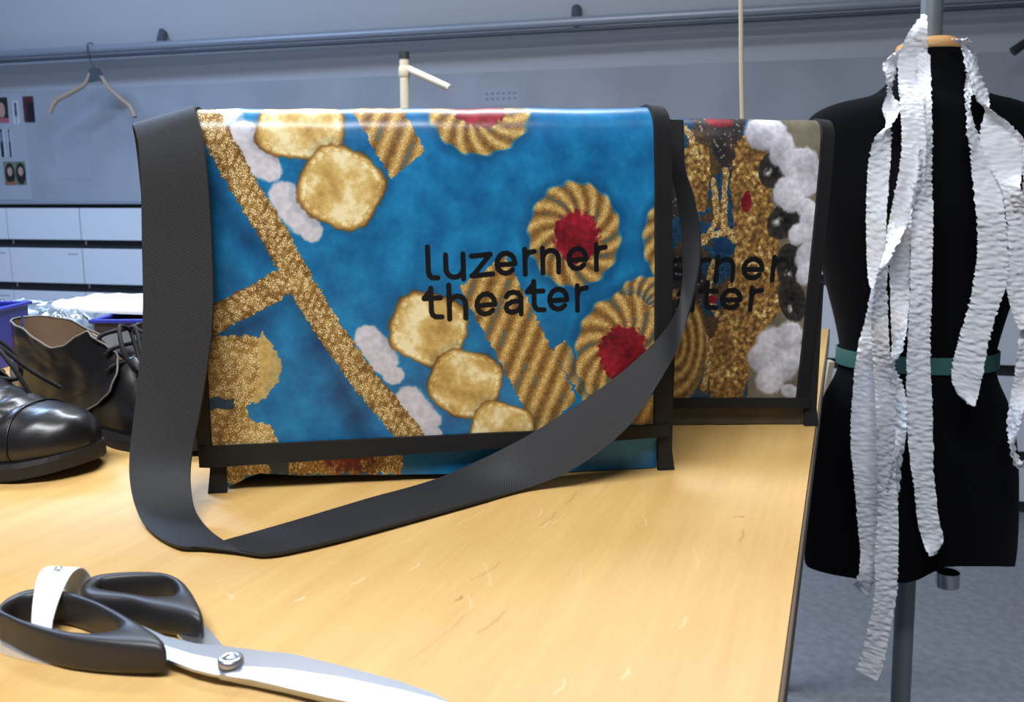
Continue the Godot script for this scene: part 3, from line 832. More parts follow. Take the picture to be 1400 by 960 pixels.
func make_shoe(shoe: Node3D, mirror: float, seed_: int) -> void:
	var wr := noise_of(seed_, 14.0)
	# sole with heel block
	var rows := []
	for i in 49:
		var s := 0.294 * pow(i / 48.0, 1.0) - 0.002
		var hw := half_width(clampf(s, 0.0022, 0.2885)) + 0.0045
		if i == 0 or i == 48:
			hw *= 0.35
		var y1 := feather(clampf(s, 0, 0.29))
		var y0 := 0.0
		if s > 0.078 and s < 0.17:
			y0 = 0.010 * sin(PI * clampf((s - 0.078) / 0.092, 0.0, 1.0))
		if s > 0.2:
			y0 = pow((s - 0.2) / 0.09, 2.0) * 0.011
		rows.append([Vector3(s, y0, -hw), Vector3(s, y1 - 0.004, -hw), Vector3(s, y1, -hw + 0.002), Vector3(s, y1, hw - 0.002), Vector3(s, y1 - 0.004, hw), Vector3(s, y0, hw)])
	part(shoe, "sole", loft(rows, -1), M.sole)
	# vamp with walking creases
	rows = []
	for i in 45:
		var s := lerpf(0.110, 0.2899, i / 44.0)
		var row := []
		var lid := lerpf(0.050, 0.082, clampf((s - 0.11) / 0.055, 0.0, 1.0))
		for j in 25:
			var f := PI * j / 24.0
			var t := pow(sin(f), 0.85)
			var y := feather(s) + last_height(s) * t
			var z := signf(cos(f)) * side_at(s, y) if j != 12 else 0.0
			var win := smoothstep(0.185, 0.2, s) * smoothstep(0.245, 0.225, s) * sin(f)
			y += win * 0.0022 * sin((s + 0.008 * cos(f * 2.0)) * 330.0 + wr.get_noise_2d(s * 2.0, z * 6.0) * 2.0)
			y += 0.0012 * wr.get_noise_2d(s * 3.0, z * 3.0 + 5.0) * sin(f)
			if s < 0.17:
				y = minf(y, lid)
			row.append(Vector3(s, y, z))
		rows.append(row)
	var tip := []
	for j in 25:
		tip.append(Vector3(0.2912, feather(0.29) - 0.001, rows[-1][j].z))
	rows.append(tip)
	part(shoe, "vamp", grid(rows), M.leather)
	# toe cap seam
	var seam := []
	for j in 25:
		var f := PI * j / 24.0
		var s := 0.243 - 0.006 * sin(f)
		var y := feather(s) + last_height(s) * pow(sin(f), 0.85)
		seam.append(Vector3(s, y + 0.0008 * sin(f), (signf(cos(f)) * side_at(s, y) if j != 12 else 0.0) * 1.01))
	part(shoe, "toe_cap_seam", tube(seam, 0.0009, 5), M.leather)
	# quarters, their linings and edge piping
	for side in [-1.0, 1.0]:
		rows = []
		var inner := []
		for i in 25:
			var row := []
			var rin := []
			for j in 37:
				var k := j / 36.0
				var t := i / 24.0
				var p := quarter_point(k, t, side, 0.0018 + 0.0012 * wr.get_noise_2d(k * 0.25, t * 0.2 + side))
				if k > 0.8:
					p += Vector3(0, 0.3, 0.7 * side) * 0.010 * pow((k - 0.8) / 0.2, 2.0) * t
				row.append(p)
				var q := quarter_point(k * 0.985, t * 0.995, side, -0.0012)
				q.z = side * maxf(0.0, absf(q.z))
				if k > 0.8:
					q += Vector3(0, 0.3, 0.7 * side) * 0.009 * pow((k - 0.8) / 0.2, 2.0) * t
				rin.append(q)
			rows.append(row)
			inner.append(rin)
		var qn := part(shoe, "quarter", grid(rows), M.leather)
		part(shoe, "lining", grid(inner), M.lining)
		var edge := []
		for j in 37:
			edge.append(rows[24][j])
		for i in 23:
			edge.append(rows[23 - i][36])
		part(qn, "edge_piping", tube(edge, 0.0011, 5), M.piping)
		for e in 3:
			var c: Vector3 = quarter_point(0.945, [0.62, 0.78, 0.92][e], side, 0.003) + Vector3(0, 0.002, 0.004 * side)
			part(qn, "eyelet", tube([c + Vector3(0, -0.001, 0), c + Vector3(0, 0.0012, 0.0008 * side)], 0.0028, 10), M.sole)
	# insole and tongue
	var floor_rows := []
	for i in 17:
		var s := lerpf(0.006, 0.2, i / 16.0)
		var hw := half_width(s) - 0.004
		floor_rows.append([Vector3(s, feather(s) + 0.004, -hw), Vector3(s, feather(s) + 0.003, 0), Vector3(s, feather(s) + 0.004, hw)])
	part(shoe, "insole", grid(floor_rows), M.lining)
	var ta := []
	var tb := []
	for k in 9:
		var t := k / 8.0
		var s := lerpf(0.190, 0.128, t)
		var y := lerpf(0.072, 0.104, pow(t, 0.85))
		ta.append(Vector3(s, y - 0.004, -0.018 - 0.004 * t))
		tb.append(Vector3(s, y - 0.004, 0.018 + 0.004 * t))
	part(shoe, "tongue", band(ta, tb, 0.003, 4), M.leather)
	# laces: three crossings and loose ends
	for e in 3:
		var t: float = [0.62, 0.78, 0.92][e]
		var a := quarter_point(0.945, t, -1.0, 0.003) + Vector3(0, 0.003, -0.004)
		var b := quarter_point(0.945, t, 1.0, 0.003) + Vector3(0, 0.003, 0.004)
		var mid := (a + b) * 0.5 + Vector3(0.006, 0.006, 0)
		part(shoe, "lace", tube(curve([a + Vector3(0, -0.003, 0), a + Vector3(0.003, 0.003, 0.003), mid, b + Vector3(0.003, 0.003, -0.003), b + Vector3(0, -0.003, 0)], 5), 0.0021, 6), M.lace)
	var knot := quarter_point(0.945, 0.92, 1.0, 0.0) * Vector3(1, 1, 0) + Vector3(0.008, 0.008, 0)
	for side in [-1.0, 1.0]:
		var loop := curve([knot, knot + Vector3(0.012, 0.006, 0.022 * side), knot + Vector3(0.03, -0.014, 0.036 * side), knot + Vector3(0.038, -0.034, 0.03 * side), knot + Vector3(0.026, -0.030, 0.014 * side), knot + Vector3(0.008, -0.006, 0.004 * side), knot], 6)
		part(shoe, "lace", tube(loop, 0.0021, 6), M.lace)
		var loose := curve([knot, knot + Vector3(0.022, 0.004, 0.012 * mirror), knot + Vector3(0.05, -0.022 - 0.006 * side, (0.020 + 0.012 * side) * mirror), knot + Vector3(0.066, -0.046, (0.03 + 0.018 * side) * mirror)], 7)
		part(shoe, "lace", tube(loose, 0.0020, 6), M.lace)

func handle_ring(rows: Array, y: float, half: float) -> ArrayMesh:
	var o := []
	var n := []
	for p in rows:
		o.append(Vector3(p[0], y, p[1]))
		n.append(Vector3(p[2], y, p[3]))
	o = curve(o, 5, true)
	n = curve(n, 5, true)
	var rings := []
	for i in o.size():
		var c: Vector3 = (o[i] + n[i]) * 0.5
		var w: Vector3 = (o[i] - n[i]) * 0.5
		var ring := []
		for k in 20:
			var f := TAU * k / 20.0
			var cx := signf(cos(f)) * pow(absf(cos(f)), 0.55)
			var sy := signf(sin(f)) * pow(absf(sin(f)), 0.65)
			ring.append(c + w * cx + Vector3.UP * half * sy)
		rings.append(ring)
	rings.append(rings[0])
	var st := new_st()
	add_grid(st, rings, true)
	return done(st)

func blade(rows: Array, y: float, thick: float, drop: float) -> ArrayMesh:
	var rings := []
	for p in rows:
		rings.append([Vector3(p[0], y, p[1]), Vector3(p[2], y, p[3]), Vector3(p[4], y - drop, p[5]), Vector3(p[4], y - thick, p[5]), Vector3(p[0], y - thick, p[1])])
	return loft(rings, -1)

func hanger_arm(pts: Array, r0: float, r1: float) -> ArrayMesh:
	var c := curve(pts, 6)
	var rr := []
	for i in c.size():
		rr.append(lerpf(r0, r1, float(i) / (c.size() - 1)))
	return tube(c, rr, 10)

func wall_at(x: float, y: float, z: float, turn := 0.0) -> Transform3D:
	return wall_frame * at(Vector3(x, y, z), turn)

func snapshot(kind: int, w: int, h: int) -> ImageTexture:
	var im := Image.create(w, h, false, Image.FORMAT_RGB8)
	var n := noise_of(200 + kind, 0.12)
	for y in h:
		for x in w:
			var u := (x + 0.5) / w
			var v := (y + 0.5) / h
			var c := Color8(206, 208, 212)
			var j := 0.06 * n.get_noise_2d(x, y)
			if kind == 0:      # head of dark hair against a dark ground, pink top
				c = Color8(46, 38, 40)
				if Vector2((u - 0.5) / 0.26, (v - 0.5) / 0.30).length() < 1.0:
					c = Color8(190, 150, 138)
				if v > 0.82:
					c = Color8(176, 96, 104)
			elif kind == 1:    # standing figure in dark clothes on white
				if Vector2((u - 0.5) / 0.2, (v - 0.17) / 0.1).length() < 1.0:
					c = Color8(60, 46, 42)
				if absf(u - 0.5) < 0.16 + 0.25 * maxf(0.0, 0.3 - absf(v - 0.5)) and v > 0.22 and v < 0.68:
					c = Color8(70, 72, 88)
				if absf(u - 0.5) < 0.11 and v > 0.66 and v < 0.95:
					c = Color8(150, 140, 146)
			elif kind == 2:    # dark red curtain with dark figure
				c = Color8(92, 40, 46).lerp(Color8(34, 28, 34), smoothstep(0.15, 0.5, u) * smoothstep(0.1, 0.35, v))
			elif kind == 3:    # full length figure, narrow
				if absf(u - 0.5) < 0.3:
					c = Color8(44, 44, 58) if v > 0.45 else Color8(120, 126, 146)
				if v < 0.1 and absf(u - 0.5) < 0.2:
					c = Color8(70, 52, 46)
			else:              # two heads with long dark hair on green
				c = Color8(112, 128, 96)
				for hx in [0.27, 0.76]:
					if Vector2((u - hx) / 0.22, (v - 0.52) / 0.46).length() < 1.0:
						c = Color8(34, 30, 32)
					if Vector2((u - hx) / 0.115, (v - 0.42) / 0.19).length() < 1.0:
						c = Color8(192, 152, 136)
				if v > 0.86 and u < 0.5:
					c = Color8(150, 104, 74)
			im.set_pixel(x, y, Color(clampf(c.r + j, 0, 1), clampf(c.g + j, 0, 1), clampf(c.b + j, 0, 1)))
	return ImageTexture.create_from_image(im)

func wood_texture() -> ImageTexture:
	var w := 1400
	var h := 1000
	var g1 := noise_of(5, 0.035, FastNoiseLite.TYPE_SIMPLEX_SMOOTH, 4).get_image(w, 60)
	g1.resize(w, h, Image.INTERPOLATE_CUBIC)
	var g2 := noise_of(6, 0.22, FastNoiseLite.TYPE_SIMPLEX_SMOOTH, 2).get_image(w, 110)
	g2.resize(w, h, Image.INTERPOLATE_CUBIC)
	var g3 := noise_of(7, 0.012, FastNoiseLite.TYPE_SIMPLEX_SMOOTH, 3).get_image(w, h)
	var g4 := noise_of(8, 0.15, FastNoiseLite.TYPE_SIMPLEX_SMOOTH, 2).get_image(w, h)
	for im in [g1, g2, g3, g4]:
		im.convert(Image.FORMAT_L8)
	var a := g1.get_data()
	var b := g2.get_data()
	var c := g3.get_data()
	var d := g4.get_data()
	var out := PackedByteArray()
	out.resize(w * h * 3)
	for i in w * h:
		var t: float = (a[i] * 0.42 + b[i] * 0.22 + c[i] * 0.24 + d[i] * 0.12) / 255.0
		out[i * 3] = int(196.0 + 28.0 * t)
		out[i * 3 + 1] = int(152.0 + 36.0 * t)
		out[i * 3 + 2] = int(84.0 + 36.0 * t)
	var im := Image.create_from_data(w, h, false, Image.FORMAT_RGB8, out)
	for s in SCRATCHES:
		var steps := 60
		var ink := Color8(150, 92, 48) if s[4] < 0 else Color8(240, 222, 190)
		for k in steps:
			var t := float(k) / steps
			var bow := sin(t * PI) * 0.0012
			var x := int((lerpf(s[0], s[2], t) + bow) * w)
			var y := int(lerpf(s[1], s[3], t) * h)
			if x >= 0 and y >= 0 and x < w and y < h:
				im.set_pixel(x, y, im.get_pixel(x, y).lerp(ink, 0.10))
	return ImageTexture.create_from_image(im)
# ---------------------------------------------------------------- scene
func ceiling_lamp(x: float, z: float, wide: float, deep: float, energy: float, tint: Color, label: String) -> void:
	var y := 2.62
	var lamp := thing("ceiling_lamp", label, "lamp", wall_at(x, y, z))
	part(lamp, "housing", box(Vector3(wide + 0.06, 0.05, deep + 0.06), 0.006, Vector3(0, -0.027, 0)), M.white_metal)
	var glow := mat(Color(0.9, 0.92, 0.95), 0.5)
	glow.emission_enabled = true
	glow.emission = tint
	glow.emission_energy_multiplier = 3.0
	part(lamp, "diffuser", box(Vector3(wide, 0.012, deep), 0.003, Vector3(0, -0.056, 0)), glow)
	var l := AreaLight3D.new()
	l.name = "lamp_light"
	l.area_size = Vector2(wide, deep)
	l.light_energy = energy
	l.light_color = tint
	l.area_range = 12.0
	l.shadow_enabled = true
	lamp.add_child(l, true)
	l.transform = Transform3D(Basis(Vector3.RIGHT, -PI / 2), Vector3(0, -0.07, 0))

func _ready() -> void:
	# --- camera, air, exposure
	var cam := Camera3D.new()
	cam.name = "camera"
	cam.fov = rad_to_deg(2.0 * atan(480.0 / 1200.0))
	cam.position = Vector3(0, 1.128, 0)
	cam.rotation.x = -atan(198.0 / 1200.0)
	cam.near = 0.02
	var lens := CameraAttributesPhysical.new()
	lens.frustum_focal_length = 30.0
	lens.exposure_aperture = 13.6
	lens.frustum_focus_distance = 0.78
	cam.attributes = lens
	cam.fov = rad_to_deg(2.0 * atan(480.0 / 1200.0))
	add_child(cam)
	cam.current = true
	var env := Environment.new()
	env.background_mode = Environment.BG_COLOR
	env.background_color = Color(0.02, 0.02, 0.025)
	env.tonemap_mode = Environment.TONE_MAPPER_LINEAR
	env.tonemap_exposure = 1.3
	env.sdfgi_enabled = true
	env.ssao_enabled = true
	env.ssil_enabled = true
	var we := WorldEnvironment.new()
	we.name = "air"
	we.environment = env
	add_child(we)
	wall_frame = Transform3D(Basis(Vector3.UP, deg_to_rad(-14.62)), Vector3(-2.25, 0, -4.5))

	# --- materials
	M.white_metal = mat(Color8(222, 224, 226), 0.45)
	ceiling_lamp(0.7, 1.9, 1.3, 0.32, 5.0, Color(0.70, 0.82, 1.0), "added long bluish ceiling lamp near the hanger wall, in place of daylight from the left")  # added lamp, stands in for bluish window daylight from the left
	ceiling_lamp(2.6, 2.2, 1.3, 0.32, 3.2, Color(0.93, 0.96, 1.0), "long white ceiling lamp above the far side of the table")
	ceiling_lamp(3.0, 4.1, 1.3, 0.32, 3.7, Color(0.97, 0.98, 1.0), "long white ceiling lamp above the near end of the table")

	M.wall = mat(Color.WHITE, 0.85)
	M.wall.albedo_texture = noise_texture(31, 0.01, Color8(152, 156, 163), Color8(166, 170, 177))
	M.wall.uv1_triplanar = true
	M.wall.uv1_scale = Vector3(0.6, 0.6, 0.6)
	M.ceiling = mat(Color8(206, 209, 213), 0.9)
	M.floor = mat(Color.WHITE, 0.32)
	M.floor.albedo_texture = noise_texture(33, 0.05, Color8(122, 124, 128), Color8(150, 152, 157), 512, 5)
	M.floor.uv1_triplanar = true
	M.floor.uv1_scale = Vector3(1.1, 1.1, 1.1)
	M.panel = mat(Color8(206, 210, 216), 0.55)
	M.channel = mat(Color8(38, 40, 44), 0.5)
	M.rail = mat(Color8(150, 156, 166), 0.4, 0.3)
	M.dark_grey = mat(Color8(74, 78, 86), 0.5)
	M.cream = mat(Color8(206, 196, 168), 0.5)
	M.nylon = mat(Color8(13, 13, 14), 0.85)
	M.webbing = mat(Color8(15, 16, 17), 0.75)
	M.webbing.normal_enabled = true
	M.webbing.normal_texture = weave_normal()
	M.webbing.normal_scale = 0.5
	M.webbing.uv1_scale = Vector3(5, 5, 1)
	M.strap = mat(Color8(36, 38, 41), 0.66)
	M.strap.normal_enabled = true
	M.strap.normal_texture = M.webbing.normal_texture
	M.strap.normal_scale = 0.45
	M.strap.uv1_scale = Vector3(11, 11, 1)
	M.leather = mat(Color8(22, 20, 22), 0.34)
	M.leather.clearcoat_enabled = true
	M.leather.clearcoat = 0.35
	M.leather.clearcoat_roughness = 0.3
	M.leather.normal_enabled = true
	M.leather.normal_texture = bumps(41, 0.06, 1.5)
	M.leather.normal_scale = 0.25
	M.leather.uv1_triplanar = true
	M.leather.uv1_scale = Vector3(18, 18, 18)
	M.sole = mat(Color8(24, 23, 24), 0.6)
	M.lining = mat(Color8(134, 108, 84), 0.75)
	M.piping = mat(Color8(120, 118, 112), 0.6)
	M.lace = mat(Color8(16, 16, 17), 0.75)
	M.ruffle = mat(Color8(242, 244, 248), 0.95)
	M.ruffle.metallic_specular = 0.15
	M.ruffle.backlight_enabled = true
	M.ruffle.backlight = Color(0.25, 0.25, 0.26)
	M.form = mat(Color8(10, 11, 15), 0.95)
	M.form.metallic_specular = 0.2
	M.form.rim_enabled = true
	M.form.rim = 0.1
	M.form.rim_tint = 0.4
	M.steel = mat(Color8(196, 200, 206), 0.28, 0.9)
	M.pole = mat(Color8(128, 136, 142), 0.42, 0.35)
	M.wood = mat(Color8(198, 150, 92), 0.4)
	M.plastic_black = mat(Color8(40, 39, 41), 0.42)
	M.white_cloth = mat(Color8(232, 236, 242), 0.8)
	M.clear = mat(Color(0.86, 0.90, 0.95, 0.12), 0.12)
	M.clear.transparency = BaseMaterial3D.TRANSPARENCY_ALPHA
	ramp_gold()

	# --- the room, in the frame of the back wall (its x runs along the wall, z comes into the room)
	struct("floor", box(Vector3(8.4, 0.1, 7.6), 0.0, Vector3(2.4, -0.05, 3.2)), M.floor, "worn grey linoleum floor", wall_frame)
	struct("wall_back", box(Vector3(8.4, 1.70, 0.12), 0.0, Vector3(2.4, 0.85, -0.06)), M.wall, "low grey-white wall behind the drawer cabinets", wall_frame)
	var st := new_st()
	var sa := Vector3(-1.8, 1.70, -0.12)
	var slope := []
	for x in [-1.8, 6.6]:
		slope.append([Vector3(x, 1.70, 0.0), Vector3(x, 2.62, 0.72), Vector3(x, 2.74, 0.72), Vector3(x, 1.82, -0.12), Vector3(x, 1.70, -0.12)])
	struct("ceiling", loft(slope, -1), M.ceiling, "sloping part of the white ceiling above the rail", wall_frame)
	var flat := struct("ceiling_001", box(Vector3(8.4, 0.12, 6.4), 0.0, Vector3(2.4, 2.68, 3.9)), M.ceiling, "flat part of the white ceiling", wall_frame)
	flat.name = "ceiling_001"
	struct("wall_left", box(Vector3(0.12, 2.74, 7.6), 0.0, Vector3(-1.86, 1.37, 3.2)), M.wall, "plain left wall", wall_frame)
	struct("wall_right", box(Vector3(0.12, 2.74, 7.6), 0.0, Vector3(6.66, 1.37, 3.2)), M.wall, "plain right wall", wall_frame)
	struct("wall_front", box(Vector3(8.4, 2.74, 0.12), 0.0, Vector3(2.4, 1.37, 7.06)), M.wall, "plain wall behind the viewer", wall_frame)

	# --- work table
	var tw := 1.45
	var tl := 1.9
	var turn := deg_to_rad(-20.55)
	var tx := Vector3(cos(turn), 0, -sin(turn))
	var tz := Vector3(sin(turn), 0, cos(turn))
	var mid := Vector3(0.597, 0, -1.635) - tx * tw * 0.5 + tz * tl * 0.5
	var table := thing("work_table", "large work table with scratched light wooden top", "table", at(mid, turn))
	M.table = mat(Color.WHITE, 0.5)
	M.table.albedo_texture = wood_texture()
	st = new_st()
	var hx := tw * 0.5
	var hz := tl * 0.5
	var bev := 0.0015
	var under_y := TABLE_Y - 0.03
	var slab := []
	var slab_uv := []
	for lv in [[0.0, under_y], [1.0, under_y], [1.0, TABLE_Y], [0.0, TABLE_Y], [0.0, under_y]]:
		var pr := []
		var ur := []
		for sx in [-1.0, 1.0]:
			pr.append(Vector3(sx * (hx - bev), lv[1], (lv[0] * 2.0 - 1.0) * (hz - bev)))
			ur.append(Vector2(sx * 0.5 + 0.5, lv[0]))
		slab.append(pr)
		slab_uv.append(ur)
	for k in 4:
		add_sheet(st, [slab[k], slab[k + 1]], [slab_uv[k], slab_uv[k + 1]])
		st.set_smooth_group(-1)
	for e in 2:
		quad(st, slab[0][e], slab[1][e], slab[2][e], slab[3][e])
	part(table, "tabletop", done(st), M.table)
	var band_mat := mat(Color8(112, 96, 78), 0.6)
	for k in [-1.0, 1.0]:
		part(table, "edge_band", box(Vector3(0.002, 0.03, tl), 0.0006, Vector3(k * hx, TABLE_Y - 0.0153, 0)), band_mat)
		part(table, "edge_band", box(Vector3(tw, 0.03, 0.002), 0.0006, Vector3(0, TABLE_Y - 0.0153, k * hz)), band_mat)
	for sx in [-1, 1]:
		for sz in [-1, 1]:
			part(table, "leg", box(Vector3(0.05, 0.87, 0.05), 0.004, Vector3(sx * (hx - 0.16), 0.435, sz * (hz - 0.14))), M.dark_grey)
	for sz in [-1, 1]:
		part(table, "crossbar", box(Vector3(tw - 0.37, 0.05, 0.03), 0.003, Vector3(0, 0.82, sz * (hz - 0.14))), M.dark_grey)

	# --- bags
	var vinyl := mat(Color.WHITE, 0.34)
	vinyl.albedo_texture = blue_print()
	vinyl.normal_enabled = true
	var vinyl2 := mat(Color.WHITE, 0.34)
	vinyl2.albedo_texture = brown_print()
	for v in [vinyl, vinyl2]:
		v.normal_enabled = false
	var strip1 := mat(Color.WHITE, 0.4)
	strip1.albedo_texture = strip_print(true)
	var strip2 := mat(Color.WHITE, 0.4)
	strip2.albedo_texture = strip_print(false)
	var flat_lift := [[0.0, 0.0], [0.4, 0.0]]
	var bag := thing("messenger_bag", "messenger bag with blue flap printed with gold ornaments, on the table front", "bag", at(Vector3(-0.243, TABLE_Y, -0.683), deg_to_rad(9.5)))
	make_bag(bag, {w = 0.387, d = 0.088, top0 = 0.302, top1 = 0.3095, left = 0.003, right0 = 0.364, right1 = 0.371, out0 = 0.377, out1 = 0.385, low0 = 0.039, low1 = 0.041, hem0 = 0.0225, hem1 = 0.031,
		lift = [[0.0, 0.0], [0.012, 0.002], [0.036, 0.012], [0.076, 0.008], [0.18, 0.004], [0.3, 0.0], [0.4, 0.0]]}, vinyl, strip1, 3)
	var sl := []
	var sr := []
	for p in STRAP:
		sl.append(bag.transform.affine_inverse() * v3(p, 0))
		sr.append(bag.transform.affine_inverse() * v3(p, 3))
	part(bag, "shoulder_strap", band(curve(sl, 8), curve(sr, 8), 0.0022, 6, true), M.strap)
	var bag2 := thing("messenger_bag", "messenger bag with brown and gold printed flap, behind the blue one", "bag", at(Vector3(-0.068, TABLE_Y, -0.8945), deg_to_rad(1.15)))
	make_bag(bag2, {w = 0.387, d = 0.088, top0 = 0.319, top1 = 0.314, left = 0.003, right0 = 0.378, right1 = 0.366, out0 = 0.390, out1 = 0.376, low0 = 0.031, low1 = 0.030, hem0 = 0.021, hem1 = 0.0205, lift = flat_lift}, vinyl2, strip2, 4)

	# --- shears
	var shears := thing("fabric_shears", "large steel fabric shears with black plastic handles lying on the table", "scissors", at(Vector3(-0.137, TABLE_Y, -0.397)))
	var back := Transform3D(Basis(), -shears.position)
	part(shears, "blade", blade(BLADE_UNDER, 0.9045, 0.0028, 0.001), M.steel, back)
	part(shears, "blade", blade(BLADE_TOP, 0.9085, 0.0032, 0.0016), M.steel, back)
	part(shears, "handle", handle_ring(HANDLE_FAR, 0.9090, 0.0086), M.plastic_black, back)
	part(shears, "handle", handle_ring(HANDLE_NEAR, 0.9100, 0.0090), M.plastic_black, back)
	var screw := part(shears, "screw", lathe([[0.0062, 0.0], [0.0062, 0.0026], [0.0052, 0.0036], [0.003, 0.0036], [0.0026, 0.0026], [0.0001, 0.0026]], 24), M.steel, Transform3D(Basis(), Vector3(0, 0.0083, 0)))

	# --- tape looped through the near handle, clear strip under it
	var la := []
	var lb := []
	for p in [[-0.2570, 0.9022, -0.446, 0.0115], [-0.2560, 0.9040, -0.438, 0.0115], [-0.2575, 0.9100, -0.441, 0.0122], [-0.2605, 0.9185, -0.450, 0.0150], [-0.2630, 0.9240, -0.4590, 0.0175], [-0.2640, 0.9262, -0.4670, 0.0185], [-0.2625, 0.9250, -0.4740, 0.0185], [-0.2600, 0.9180, -0.4775, 0.0185], [-0.2580, 0.9090, -0.4770, 0.0185], [-0.2575, 0.9025, -0.4710, 0.0185]]:
		la.append(v3(p))
		lb.append(v3(p) + Vector3(p[3], -0.0003, 0.0016))
	var tape := thing("measuring_tape", "short white cloth tape loop in the handle of the shears", "tape", at(Vector3(-0.255, TABLE_Y, -0.46)))
	part(tape, "ribbon", band(curve(la, 5), curve(lb, 5), 0.0006, 2), M.white_cloth, Transform3D(Basis(), -tape.position))
	var digits := TextMesh.new()
	digits.text = "12."
	digits.font_size = 16
	digits.pixel_size = 0.0003
	digits.depth = 0.0002
	part(tape, "number_print", digits, mat(Color8(60, 60, 70), 0.8), Transform3D(Basis(Vector3.UP, -0.1) * Basis(Vector3.RIGHT, -1.35), Vector3(0.0005, 0.0272, -0.0065)))
	var cl := []
	var cr := []
	for p in [[-0.288, -0.4535], [-0.283, -0.4400], [-0.268, -0.4240], [-0.248, -0.4140], [-0.225, -0.4085], [-0.203, -0.4080], [-0.186, -0.4120]]:
		cl.append(Vector3(p[0], 0.9008, p[1]))
		cr.append(Vector3(p[0] + 0.001, 0.9050, p[1] - 0.009))
	single("plastic_strip", band(curve(cl, 6), curve(cr, 6), 0.0008, 3), M.clear, "clear curved plastic strip under the near shears handle", "plastic strip")

	# --- shoes
	var shoe := thing("leather_shoe", "black leather lace-up shoe with open tan-lined collar, behind the strap", "shoe", at(Vector3(-0.520, TABLE_Y, -0.925), deg_to_rad(-24)), "pair of black lace-up shoes")
	make_shoe(shoe, 1.0, 61)
	var shoe2 := thing("leather_shoe", "nearer black leather shoe cut by the left picture edge", "shoe", at(Vector3(-0.644, TABLE_Y, -0.806), deg_to_rad(-14)), "pair of black lace-up shoes")
	make_shoe(shoe2, -1.0, 62)

	# --- dress form
	var foot := Vector3(0.634, 0, -1.30)
	var form := thing("dress_form", "black fabric dress form on a metal pole beside the table", "dress form", at(foot))
	var rings := []
	var prof := []
	for p in FORM:
		prof.append(Vector3(p[0], p[1], p[2]))
	prof = curve(prof, 4)
	for n in prof.size():
		var p: Vector3 = prof[prof.size() - 1 - n]
		var ring := []
		for k in 56:
			var f: float = TAU * k / 56.0
			var cxx := cos(f)
			var y := p.x
			var zz := sin(f) * p.z
			if zz > 0.0 and y > 1.0 and y < 1.24:
				zz *= 1.0 + 0.22 * exp(-pow((y - 1.13) / 0.05, 2.0)) * exp(-pow((absf(cxx) - 0.45) / 0.25, 2.0))
			if n < 9:
				# hem: lower on the left, cut higher on the right
				var w := (9.0 - n) / 9.0
				y += w * maxf(0.0, sin(f)) * (0.024 + 0.027 * smoothstep(-0.35, 0.05, cxx))
			ring.append(Vector3(0.592 + (1.4146 - y) * 0.0299 + cxx * p.y, y, -1.30 + zz) - foot)
		rings.append(ring)
	part(form, "torso", loft(rings), M.form)
	var lean := Transform3D(Basis(Vector3(0, 0, 1), 0.0299), Vector3(0.592 - 0.634, 1.4146, 0))
	part(form, "pole", tube([lean * Vector3(0, 0.26, 0), lean * Vector3(0, -0.5, 0), lean * Vector3(0, -1.33, 0)], 0.0148, 20), M.pole)
	part(form, "neck_cap", lathe([[0.046, 0.0], [0.047, 0.004], [0.044, 0.012], [0.030, 0.019], [0.0165, 0.021], [0.0160, 0.021]], 32), M.wood, Transform3D(lean.basis, lean * Vector3(0, -0.072, 0)))
	var wa := []
	var wb := []
	for k in 49:
		var f := TAU * k / 48.0
		for s in 2:
			var y: float = 0.918 if s == 0 else 0.894
			var p := Vector3(0.592 + (1.4146 - y) * 0.0299 + cos(f) * 0.1155, y, -1.30 + sin(f) * 0.0895) - foot
			if s == 0: wa.append(p)
			else: wb.append(p)
	part(form, "waist_band", band(wa, wb, 0.002, 2), mat(Color8(52, 100, 92), 0.7))
	part(form, "height_lever", tube([lean * Vector3(0.055, -0.845, 0.02), lean * Vector3(0.055, -0.868, 0.02)], 0.017, 16), M.steel)
	for k in 3:
		var f := TAU * k / 3.0 + 0.5
		part(form, "foot_leg", tube(curve([Vector3(0, 0.16, 0), Vector3(cos(f) * 0.15, 0.10, sin(f) * 0.15), Vector3(cos(f) * 0.27, 0.014, sin(f) * 0.27)], 5), 0.013, 10), M.pole)
	ruffle(RUFFLE_C, "ruffle_trim", "white ruffle trim hanging down the middle of the dress form, right of the twisted ones", 71)
	ruffle(RUFFLE_D, "ruffle_trim", "short white ruffle trim tucked between the two long ones at the form's middle", 72)
	ruffle(RUFFLE_A, "ruffle_trim", "leftmost white ruffle trim, pinched twice below the form's neck", 73)
	ruffle(RUFFLE_B, "ruffle_trim", "longest white ruffle trim, over the neck cap and down below the form's hem", 74)
	ruffle(RUFFLE_E, "ruffle_trim", "wide white ruffle trim right of the neck ending below the green waist band", 75)
	ruffle(RUFFLE_F, "ruffle_trim", "white ruffle trim over the right shoulder of the form, ending above the waist", 76)
	ruffle(RUFFLE_G, "ruffle_trim", "rightmost white ruffle trim with a small loop at its lower end", 77)

	# --- clothes rail with hangers
	var rail := thing("clothes_rail", "grey metal clothes rail fixed under the sloping ceiling", "rail", wall_at(0, 0, 0))
	part(rail, "bar", tube([Vector3(-1.8, 1.831, 0.2), Vector3(2.4, 1.848, 0.2), Vector3(6.6, 1.868, 0.2)], 0.019, 16), M.rail)
	part(rail, "bar", tube([Vector3(-1.8, 1.800, 0.2), Vector3(2.4, 1.817, 0.2), Vector3(6.6, 1.836, 0.2)], 0.009, 10), M.dark_grey)
	for x in [-1.15, 0.735, 2.637, 4.6]:
		part(rail, "bracket", tube([Vector3(x, 1.842, 0.19), Vector3(x - 0.004, 1.93, 0.145)], 0.021, 14), M.dark_grey)
